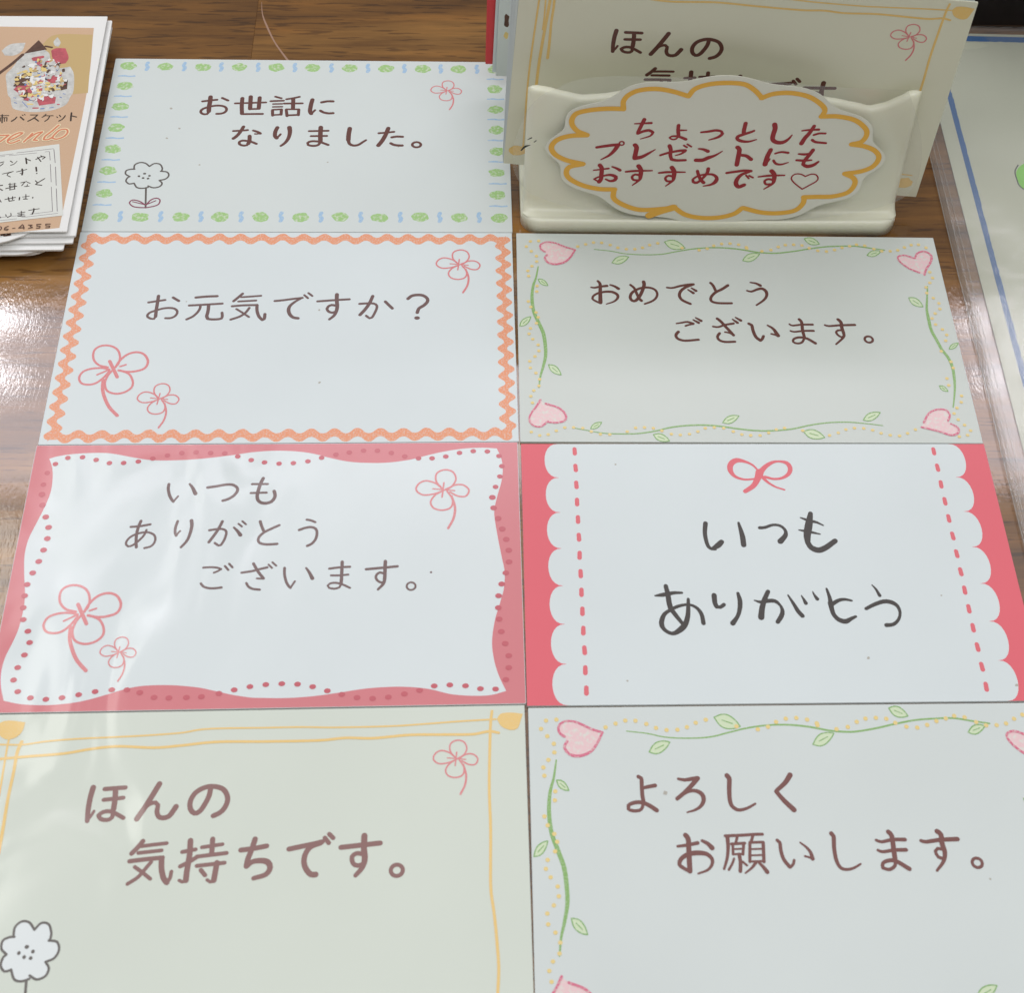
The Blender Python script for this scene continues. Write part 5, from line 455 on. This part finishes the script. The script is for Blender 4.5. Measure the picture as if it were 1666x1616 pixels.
# ------------------------------------------------------------------ cards on the table
CARD = (90.85, 54.8, .5)
def card(name, origin, rot, base, label, skin='flat', group='message cards laid out in rows on the table', size=CARD, cat='message card', M3=None, **k):
    o = link(name, slab(name, *size, **k), mat(base, skin), None, frame(origin, rot, M3))
    return tag(o, label, cat, group)
c1 = card('message_card', (-91, 54.95, 0), .28, 'grey_white', 'white card with green blobs and blue ticks round its edge, above the orange-bordered card')
c2 = card('message_card', (-90.85, -.05, 0), .3, 'white', 'white card with an orange zigzag border and three pink flowers')
c3 = card('message_card', (-90.8, -55.05, 0), .3, 'white', 'card with a wavy dark pink frame and dotted line, creased film on its left side', 'creased')
c4 = card('message_card', (-90.8, -110.15, 0), .3, 'cream_white', 'cream card with thin yellow double lines and a daisy, lying nearest the camera at left', 'creased')
c5 = card('message_card', (.28, .35, 0), -.42, 'vine_shaded_white', 'white card with green vines and four pink hearts, just in front of the white stand')  # paper colour darkened for the soft shadow of the stand
c6 = card('message_card', (.22, -55.0, 0), -.2, 'white', 'card with coral scalloped sides, a pink bow and black handwriting')
c7 = card('message_card', (.2, -110.2, 0), -.2, 'grey_white', 'white card with green vines and a heart, lying nearest the camera at right')
ink(c1, 'c1'); ink(c2, 'c2'); ink(c4, 'c4', 'creased', skip=('x',)); ink(c6, 'c6', z0=.012)
z = ink(c5, 'c5'); ink(c7, 'c7', z0=.03); ink(c7, 'c5', skip=('lettering',))
# card 1 border
pr = Print(.004); pt = Print(.006)
xs = [3.2 + i * (87.95 - 3.2) / 10 for i in range(11)]; ys = [4.3 + j * (52.2 - 4.3) / 7 for j in range(8)]
sd = 0
for j, y in enumerate(ys):
    for i, x in enumerate(xs):
        if 0 < i < 10 and 0 < j < 7: continue
        sd += 1; pr.dot(x + random.uniform(-.15, .15), y + random.uniform(-.12, .12), 1.8, 1.35, 26, .24, sd)
for i in range(10):
    x = (xs[i] + xs[i + 1]) / 2
    for y in (ys[0], ys[7]): pt.stroke([(x, y - 1.2), (x + .25, y - .3), (x - .15, y + .4), (x + .1, y + 1.25)], [.8, .95, .75, .9])
for j in range(7):
    y = (ys[j] + ys[j + 1]) / 2
    for x in (xs[0], xs[10]): pt.stroke([(x - 1.85, y), (x - .4, y + .1), (x + .6, y - .08), (x + 1.85, y + .05)], [.3, .5, .35, .45])
pr.build('green_blobs', mat('blob'), c1); pt.build('blue_ticks', mat('bluetick'), c1)
# card 2 zigzag
pr = Print(.004); W_, H_ = CARD[0], CARD[1]
def zig(pr, a, b, n, amp):
    L_ = math.hypot(b[0] - a[0], b[1] - a[1]); d = ((b[0] - a[0]) / L_, (b[1] - a[1]) / L_); base = len(pr.V); N_ = n * 14; js = random.random() * 9
    for k in range(N_ + 1):
        t = k / N_; ph = t * n * 2 * math.pi
        s_ = amp * (math.sin(ph) + .05 * math.sin(3 * ph)) * (1 + .14 * noise.noise(Vector((t * n * .9, js, 0))))
        hw = .98 + .09 * noise.noise(Vector((t * 60, js, 3)))
        for q in (s_ + hw, s_ - hw): pr.V.append((a[0] + d[0] * L_ * t - d[1] * q, a[1] + d[1] * L_ * t + d[0] * q, pr.z))
        if k: i = base + 2 * k; pr.F.append((i - 2, i - 1, i + 1, i))
    pr.z += 4e-4
bx0, by0, bx1, by1 = 2.3, 1.8, W_ - 2.0, H_ - 1.9
zig(pr, (bx0 - .75, by1), (bx1 + .75, by1), 20, .60); zig(pr, (bx1, by1 + .7), (bx1, by0 - .7), 15, .72)
zig(pr, (bx1 + .75, by0), (bx0 - .75, by0), 20, .60); zig(pr, (bx0, by0 - .7), (bx0, by1 + .7), 15, .72)
pr.build('zigzag_border', mat('crayon'), c2)
# card 3: pink sheet, white panel, dots
pr = Print(.003); pr.poly([(.06, .06), (W_ - .06, .06), (W_ - .06, H_ - .06), (.06, H_ - .06)], False)
pr.build('pink_border', mat('pinkband', 'creased'), c3)
ink(c3, 'c3', 'creased', z0=.006)
# card 6: scalloped coral sides and stitches
for side in (0, 1):
    pr = Print(.004); n = 7; pts = [(.0, .0), (.0, H_)] ; arc = []
    fx = (lambda x: x) if side == 0 else (lambda x: W_ - x)
    for k in range(n):
        y1 = H_ - k * H_ / n; y0 = H_ - (k + 1) * H_ / n; cy = (y0 + y1) / 2; hh = (y1 - y0) / 2
        for j in range(13):
            th = math.pi * j / 12
            arc.append((7.15 - 2.7 * math.sin(th) ** .8, cy + hh * math.cos(th)))
    poly_ = [(fx(x), y) for x, y in [(.0, H_)] + arc + [(.0, .0)]]
    pr.poly(poly_, False); pr.build('scalloped_side', mat('coralband'), c6)
    pr = Print(.005)
    for k in range(14):
        y = H_ - 1.75 - k * (H_ - .6) / 14
        pr.stroke([(fx(10.3), y + .75 - .15), (fx(10.3) + random.uniform(-.06, .06), y - .55)], [.8, .85])
    pr.build('stitch_line', mat('rose'), c6)
# specks of dirt on the cards
pr = Print(.012)
for x, y, r_ in ((14.5, 38, .35), (17, 31.5, .3), (14.6, 28.3, .28), (22.6, 20, .22), (50.5, 21, .2), (66, 26, .18)): pr.dot(x, y, r_, r_ * .9, 10, .6, x)
tag(pr.build('dirt_specks', coated('speck', (168, 164, 156)), c1), kind='stuff')
pr = Print(.012)
for x, y, r_ in ((52, 14.5, .25), (51, 33.2, .22), (45, 33, .2), (24, 35.5, .15)): pr.dot(x, y, r_, r_ * .9, 10, .6, x)
tag(pr.build('dirt_specks', coated('speck', (168, 164, 156)), c2), kind='stuff')
pr = Print(.034)
for x, y, r_ in ((22.4, 39.3, .4), (74, 24, .2)): pr.dot(x, y, r_, r_ * .9, 10, .6, x)
tag(pr.build('dirt_specks', coated('speck', (168, 164, 156)), c7), kind='stuff')
pr = Print(.012)
for x, y, r_ in ((18, 50, .2), (60.5, 8.5, .3), (76, 21, .18), (17.5, 4.5, .2), (86, 3, .3)): pr.dot(x, y, r_, r_ * .9, 10, .6, x)
tag(pr.build('dirt_specks', coated('speck', (168, 164, 156)), c6), kind='stuff')

# ------------------------------------------------------------------ white card stand
def plastic(name, rgb, rough=.3):
    m = bpy.data.materials.new(name); m.use_nodes = True; t = m.node_tree; b = t.nodes['Principled BSDF']
    geo = node(t, 'ShaderNodeNewGeometry'); n = node(t, 'ShaderNodeTexNoise'); n.inputs['Scale'].default_value = 40; n.inputs['Detail'].default_value = 4
    t.links.new(geo.outputs['Position'], n.inputs['Vector'])
    mx = node(t, 'ShaderNodeMixRGB'); c = [min(.9, v * 1.25) for v in lin(rgb)]
    mx.inputs[1].default_value = (*c, 1); mx.inputs[2].default_value = (*[v * .9 for v in c], 1)
    t.links.new(n.outputs[0], mx.inputs[0]); t.links.new(mx.outputs[0], b.inputs['Base Color'])
    b.inputs['Roughness'].default_value = rough
    b.inputs['Subsurface Weight'].default_value = .25; b.inputs['Subsurface Radius'].default_value = (.004, .004, .003); b.inputs['Subsurface Scale'].default_value = .6
    return m
PL = plastic('cream_plastic', (224, 225, 203))
stand = bpy.data.objects.new('card_stand', None); C.objects.link(stand); stand.location = (42.5 * MM, 80 * MM, -.00055)
tag(stand, 'cream white plastic card stand with a scalloped front lip, standing behind the vine card', 'card stand')
def child_of_stand(o): o.parent = stand; o.matrix_parent_inverse = Matrix.Translation(-Vector(stand.location)); return o
def rbox(name, x0, x1, y0, y1, z0, z1, r, bev):
    me = slab(name, x1 - x0, y1 - y0, z1 - z0, r=r); bm = bmesh.new(); bm.from_mesh(me)
    for v in bm.verts: v.co += Vector((x0, y0, z1)) * MM
    zt = z1 * MM
    bmesh.ops.bevel(bm, geom=[e for e in bm.edges if all(abs(v.co.z - zt) < 1e-7 for v in e.verts)], offset=bev * MM, segments=5, affect='EDGES', profile=.5)
    bm.to_mesh(me); bm.free()
    for q in me.polygons: q.use_smooth = True
    return me
child_of_stand(link('base', rbox('base', 1.6, 83.6, 55.5, 116, -.55, 3.5, 4.2, .8), PL))
child_of_stand(link('rear_step', rbox('rear_step', 4, 81, 84, 114, 3.6, 7.2, 3, 1.0), PL))
child_of_stand(link('rear_rest', rbox('rear_rest', 6, 79, 108.5, 111.5, 7.1, 46, .8, .6), PL))
child_of_stand(link('middle_rest', rbox('middle_rest', 6, 79, 78.4, 81.2, 3.6, 38, .8, .6), PL))
HX = [(2, 36.6), (3.5, 37.0), (6, 36.6), (9, 35.6), (13, 34.6), (17, 35.0), (22, 36.0), (28, 36.6), (34, 36.8), (42, 36.9), (52, 36.6), (59, 35.8), (65, 34.6), (70, 33.4), (73, 32.5), (76, 33.4), (79, 35.2), (81, 36.8), (83, 36.8)]
def lip(x):
    for (a, ha), (b, hb) in zip(HX, HX[1:]):
        if a <= x <= b: t = (x - a) / (b - a); t = t * t * (3 - 2 * t) * .4 + t * .6; return ha + (hb - ha) * t
    return HX[-1][1]
V = []; F = []; NU = 90; prof_n = 0
for iu in range(NU + 1):
    u = iu / NU; x = 2.0 + 81.2 * u; h = lip(x); th = 2.3
    e = min(1, min(u, 1 - u) * 81.2 / 1.2); th_e = th * math.sqrt(max(.02, 1 - (1 - e) ** 2)); mid = .5 * (th - th_e)
    sec = []
    bow = -.6 * math.sin(math.pi * u) ** .7
    for k in range(7):                                   # foot flaring into the base
        a = math.radians(90 * k / 6); r_ = 2.8
        sec.append((59.6 + mid + bow - r_ * (1 - math.sin(a)), 3.55 + r_ * (1 - math.cos(a))))
    for k in range(1, 9):
        z = 6.35 + (h - 1.15 - 6.35) * k / 8; sec.append((59.6 + mid + bow * (1 - .8 * (z - 8) / 32) + (z - 7.75) * .03 , z))
    yt = sec[-1][0]
    for k in range(1, 7):
        a = math.pi * k / 6; sec.append((yt + th_e / 2 * (1 - math.cos(a)), h - 1.15 + 1.15 * math.sin(a)))
    sec.append((59.6 + mid + bow + th_e, 6)); sec.append((59.6 + mid + bow + th_e + 1.5, 3.55))
    prof_n = len(sec)
    V += [(x * MM, y * MM, z * MM) for y, z in sec]
for i in range(NU):
    for k in range(prof_n - 1):
        a = i * prof_n + k; F.append((a, a + prof_n, a + prof_n + 1, a + 1))
F.append(tuple(range(prof_n))); F.append(tuple(NU * prof_n + k for k in reversed(range(prof_n))))
child_of_stand(link('front_wall', mesh('front_wall', V, F, True), PL))
bm = bmesh.new(); bm.from_mesh(bpy.data.meshes['front_wall']); bmesh.ops.recalc_face_normals(bm, faces=bm.faces); bm.to_mesh(bpy.data.meshes['front_wall']); bm.free()

# cards standing in the stand
def stand_frame(ox, oy, oz, roll, yaw=-3.66, lean=1.09):
    Rx = Matrix.Rotation(math.pi / 2 - math.radians(lean), 4, 'X')
    return Matrix.Translation(Vector((ox, oy, oz)) * MM) @ Matrix.Rotation(math.radians(yaw), 4, 'Z') @ Rx @ Matrix.Rotation(math.radians(roll), 4, 'Z')
G1 = 'cards standing in the white stand'
front = link('standing_card', slab('standing_card', *CARD[:2], .3), mat('stand_cream'), None, stand_frame(-2.092, 68.78, 7.587, -2.215))
tag(front, 'cream card with yellow double lines standing foremost in the white stand', 'message card', G1)
ink(front, 'c4', skip=('daisy_print', 'daisy_fill'), shift=dict(lettering=-1.9, flower_print=-.7))
for _x, _y in ((87.0, 4.0), (2.8, 4.2)):
    pr = Print(.05); pr.dot(_x, _y, 2.1, 1.5, 16, .35, _x); pr.build('corner_dot', mat('honey2'), front)
pr = Print(.06); pr.stroke([(80, 6.2), (84, 6.6), (88.5, 6.4)], [.3, .35, .3]); pr.stroke([(5.5, 3.8), (30, 4.6), (60, 3.9), (84, 4.4)], [.45]); pr.stroke([(6.2, 46), (5.3, 26), (5.9, 4)], [.6]); pr.stroke([(4.1, 48), (3.5, 26), (3.9, 5)], [.4]); pr.build('frame_line', mat('honey2'), front)
edge_cards = [(-1.6, -.45, 'plain white card edge standing just behind the foremost card'), (-1.0, -.95, 'plain white card edge third in the front slot of the stand'), (-.35, -1.5, 'plain white card edge rearmost in the front slot, showing furthest left')]
for k, (rl, dy, lb) in enumerate(edge_cards):
    o = link('standing_card', slab('standing_card', *CARD[:2], .3), mat('white'), None, stand_frame(-2.15 - .05 * k, 68.78 - dy, 7.6, rl))
    tag(o, lb, 'message card', G1)
rear = [(-3.3, 99.6, 5.2, -.6, 'grey_white', 'grey white card with a small printed picture standing in the rear slot'),
        (-4.1, 100.4, 5.6, -.9, 'white', 'white card standing in the rear slot in front of the red one'),
        (-5.7, 101.2, 7.4, .1, 'redcard', 'bright red card standing rearmost in the stand, a thin strip showing at left')]
for k, (ox, oy, oz, rl, mk_, lb) in enumerate(rear):
    o = link('standing_card', slab('standing_card', *CARD[:2], .3), mat(mk_, 'paper'), None, stand_frame(ox, oy, oz, rl, 0, 1))
    tag(o, lb, 'message card', G1)
    if k == 0:
        pr = Print(.02); pr.dot(1.9, 16.5, .55, 2.2, 12, .5, 2); pr.build('picture_print', mat('pbrown', 'paper'), o)
        pr = Print(.02); pr.dot(1.9, 12.2, .5, .9, 12, .5, 4); pr.build('picture_print', mat('pyel', 'paper'), o)

# ------------------------------------------------------------------ cloud shaped notice taped to the stand
al = math.radians(6)
M3 = Matrix(((1, 0, 0), (0, math.sin(al), -math.cos(al)), (0, math.cos(al), math.sin(al))))
def film_mat(name, haze=.07, bump=1.2e-4, rough=.1, scale=260, tint=(.86, .88, .88)):
    m = bpy.data.materials.new(name); m.use_nodes = True; t = m.node_tree; t.nodes.clear()
    out = node(t, 'ShaderNodeOutputMaterial'); tr = node(t, 'ShaderNodeBsdfTransparent'); gl = node(t, 'ShaderNodeBsdfGlossy'); df = node(t, 'ShaderNodeBsdfDiffuse')
    gl.inputs['Roughness'].default_value = rough; df.inputs[0].default_value = (*tint, 1)
    lw = node(t, 'ShaderNodeLayerWeight'); lw.inputs['Blend'].default_value = .5
    pw = node(t, 'ShaderNodeMath'); pw.operation = 'POWER'; pw.inputs[1].default_value = 5; t.links.new(lw.outputs['Facing'], pw.inputs[0])
    fr = node(t, 'ShaderNodeMath'); fr.operation = 'MULTIPLY_ADD'; fr.inputs[1].default_value = .9; fr.inputs[2].default_value = .045; t.links.new(pw.outputs[0], fr.inputs[0])
    geo = node(t, 'ShaderNodeNewGeometry'); n = node(t, 'ShaderNodeTexNoise'); n.inputs['Scale'].default_value = scale; n.inputs['Detail'].default_value = 3
    t.links.new(geo.outputs['Position'], n.inputs['Vector'])
    b = node(t, 'ShaderNodeBump'); b.inputs['Strength'].default_value = 1; b.inputs['Distance'].default_value = bump
    t.links.new(n.outputs[0], b.inputs['Height']); t.links.new(b.outputs[0], gl.inputs['Normal']); t.links.new(b.outputs[0], lw.inputs['Normal'])
    a = node(t, 'ShaderNodeMixShader'); a.inputs[0].default_value = haze
    t.links.new(tr.outputs[0], a.inputs[1]); t.links.new(df.outputs[0], a.inputs[2])
    c = node(t, 'ShaderNodeMixShader'); t.links.new(fr.outputs[0], c.inputs[0]); t.links.new(a.outputs[0], c.inputs[1]); t.links.new(gl.outputs[0], c.inputs[2])
    t.links.new(c.outputs[0], out.inputs[0]); return m
cl = bpy.data.objects.new('cloud_notice', None); C.objects.link(cl); cl.matrix_world = frame((2, 55.9, 4.0), M3=M3)
tag(cl, 'cloud shaped laminated notice with an orange outline and red writing on the stand front', 'notice')
for part, mk_, label, items in DATA['tag']:
    if part == 'laminate_film': lay(items, -.06).build(part, film_mat('laminate', .025, 6e-5, .15), cl)
    elif part == 'paper': lay(items, .02).build(part, mat('tagpaper'), cl)
zz = .05
for part, mk_, label, items in DATA['tag']:
    if part in ('laminate_film', 'paper'): continue
    lay(items, zz, FAT.get(mk_, 1)).build(part, mat(mk_), cl, label); zz += .004
for nm in ('laminate_film', 'paper'):
    o = [c for c in cl.children if c.name.startswith(nm)][0]
    md = o.modifiers.new('thickness', 'SOLIDIFY'); md.thickness = .12 * MM if nm == 'laminate_film' else .2 * MM; md.offset = -1
# small dark tear marks on the lip at left
pr = Print(.2)
pr.stroke([(-1.0, 18.6), (-.2, 19.6), (.8, 20.0)], [.3, .5, .15]); pr.stroke([(.2, 21.4), (1.0, 21.9)], [.15, .3]); pr.stroke([(1.6, 20.8), (2.0, 21.2)], [.2])
pr.build('torn_mark', mat('dark'), cl)

# ------------------------------------------------------------------ pile of shop cards at the left edge
G2 = 'shop cards piled at the left edge of the table'
SW, SH = 100.0, 68.4
def kfr(dx, dy, z, rot=1.0): return frame((-192.3 + dx, 47.6 + dy, z), rot)
topc = link('shop_card', slab('shop_card', SW, SH, .35), mat('pw2', 'paper'), None, kfr(0, 0, 6.0)); tag(topc, 'topmost shop card, kraft brown with a basket picture and a white text panel', 'shop card', G2)
z = .012
for part, mk_, label, items in DATA['kraft']:
    pr = lay(items, z); z = max(z + .006, pr.z + .004); pr.build(part, mat(mk_, 'paper'), topc, label)
# the printed snapshot of the basket: scraps of wrapped sweets seen through the bag
rs = random.Random(5)
for key, n_, lo, hi in (('pw2', 34, .25, .8), ('prose', 26, .25, .75), ('pyel', 24, .25, .7), ('pbrown', 22, .2, .55), ('pblue', 16, .15, .35), ('olive', 20, .2, .6), ('pw', 26, .25, .7)):
    pr = Print(z)
    for i_ in range(n_):
        a_ = rs.uniform(0, 2 * math.pi); q_ = math.sqrt(rs.uniform(0, 1))
        pr.dot(87.9 + 5.4 * q_ * math.cos(a_), 46.6 + 7.2 * q_ * math.sin(a_), rs.uniform(lo, hi), rs.uniform(lo, hi), 12, .8, rs.uniform(0, 50)); pr.z += 6e-5
    z = pr.z + .0004
    tag(pr.build('photo_print', mat(key, 'paper'), topc), kind='stuff')
pile = [(-1.0, -3.3, 5.45, 1.0, [0, 17, 1, 0], 'tan printed card with a curved pale corner just under the topmost shop card', .35),
        (1.7, -1.2, 4.9, 1.6, [0, .3, .3, 0], 'white shop card sticking out furthest to the right of the pile', .5),
        (1.2, -1.7, 4.2, 1.1, [0, .3, .3, 0], 'white card edge in the upper half of the left pile', .4),
        (-.6, -2.9, 3.6, 1.0, [0, .5, .3, 0], 'white card edge in the middle of the left pile with a sharp corner', .45),
        (-1.4, -3.1, 2.9, .7, [0, 9, 1, 0], 'grey white card edge low in the left pile', .4),
        (-2.2, -3.0, 2.2, 1.0, [0, 6, 1, 0], 'grey white card edge second lowest band of the left pile', .35),
        (-4.6, -2.9, 1.3, .5, [0, 15, 1, 0], 'brown tinted card near the bottom of the left pile with a curved corner', .3),
        (-6.4, -.6, .4, .9, [0, 15, 1, 0], 'lowest card of the left pile resting on the table', .5)]
for k, (dx, dy, zz, rt, rc, lb, T_) in enumerate(pile):
    o = link('shop_card', slab('shop_card', SW, SH, T_, rc=rc), mat('pw2', 'paper'), None, kfr(dx, dy, zz, rt)); tag(o, lb, 'shop card', G2)
    if k in (0, 6):
        me = slab('kraft_print', SW - 3.4, SH - 3.4, .002, rc=[0, 14, 1, 0]); q = link('kraft_print', me, mat('kraft', 'paper'), o); q.location = (0, 1.7 * MM, .02 * MM)
    if k == 0:
        pr = Print(.05)
        for x_ in (78, 81.5, 85, 88): pr.stroke([(x_, 2.9), (x_ + .8, 3.6), (x_ + 1.6, 2.9), (x_ + .5, 2.7)], [.5])
        pr.build('lettering', mat('pbrown', 'paper'), o)

# ------------------------------------------------------------------ big white sheet in a clear sleeve at the right
SF = frame((97.7, -90, -.1), -.8)
sh = link('paper_sheet', slab('paper_sheet', 120, 213.3, .12), mat('sheet_white', 'paper'), None, SF)
tag(sh, 'large white sheet with a blue border in a clear plastic sleeve along the right edge', 'sheet')
def rough_strip(a, b, w0, inner):
    pts = [a, b]; L_ = math.hypot(b[0] - a[0], b[1] - a[1]); n = int(L_ / .7); d = ((b[0] - a[0]) / L_, (b[1] - a[1]) / L_); back = []
    for k in range(n + 1):
        t = L_ * k / n; ww = w0 + .16 * noise.noise(Vector((t * .8, w0, 0))) + .12 * noise.noise(Vector((t * 2.3, 5, 0)))
        back.append((a[0] + d[0] * t + inner[0] * ww, a[1] + d[1] * t + inner[1] * ww))
    return pts + back[::-1]
pr = Print(.01); pr.poly(rough_strip((3.25, 1), (3.25, 212.3), 1.3, (1, 0)), False); pr.poly(rough_strip((3.2, 212.4), (118, 212.4), 2.0, (0, -1)), False)
pr.build('blue_border', mat('blue', 'paper'), sh)
ink(sh, 'sheet', 'paper', z0=.03)
FL = film_mat('sleeve_film', .07, 2.6e-4, .13, 42)
me = slab('clear_sleeve', 126, 224, .05, bend=lambda x, y: .22 + .25 * noise.noise(Vector((x * .05, y * .03, 0))) + (.25 if x < 4 else 0) * math.sin(x * 1.6), nx=60, ny=60)
o = link('clear_sleeve', me, FL, sh); o.location = (-4.7 * MM, -7.5 * MM, 0)
for q in me.polygons: q.use_smooth = True
for x_ in (-4.6, -3.3, -2.2):
    V = []; F = []
    for j in range(61):
        y = -7 + 223 * j / 60
        for k in range(6):
            a = 2 * math.pi * k / 6; V.append(((x_ + .12 * math.cos(a) + .08 * math.sin(y * .11 + x_)) * MM, y * MM, (.45 + .12 * math.sin(a)) * MM))
    for j in range(60):
        for k in range(6): F.append((j * 6 + k, j * 6 + (k + 1) % 6, (j + 1) * 6 + (k + 1) % 6, (j + 1) * 6 + k))
    link('sleeve_seam', mesh('sleeve_seam', V, F, True), FL, sh)

# ------------------------------------------------------------------ dark box behind the sheet
bm_ = plastic('black_plastic', (14, 10, 10), .45)
bx = link('black_box', rbox('black_box', 0, 150, 0, 60, 0, 55, 4, 2), bm_, None, frame((103, 127.0, -.55), -.2))
tag(bx, 'plain black box in the upper right corner behind the blue-bordered sheet', 'box')
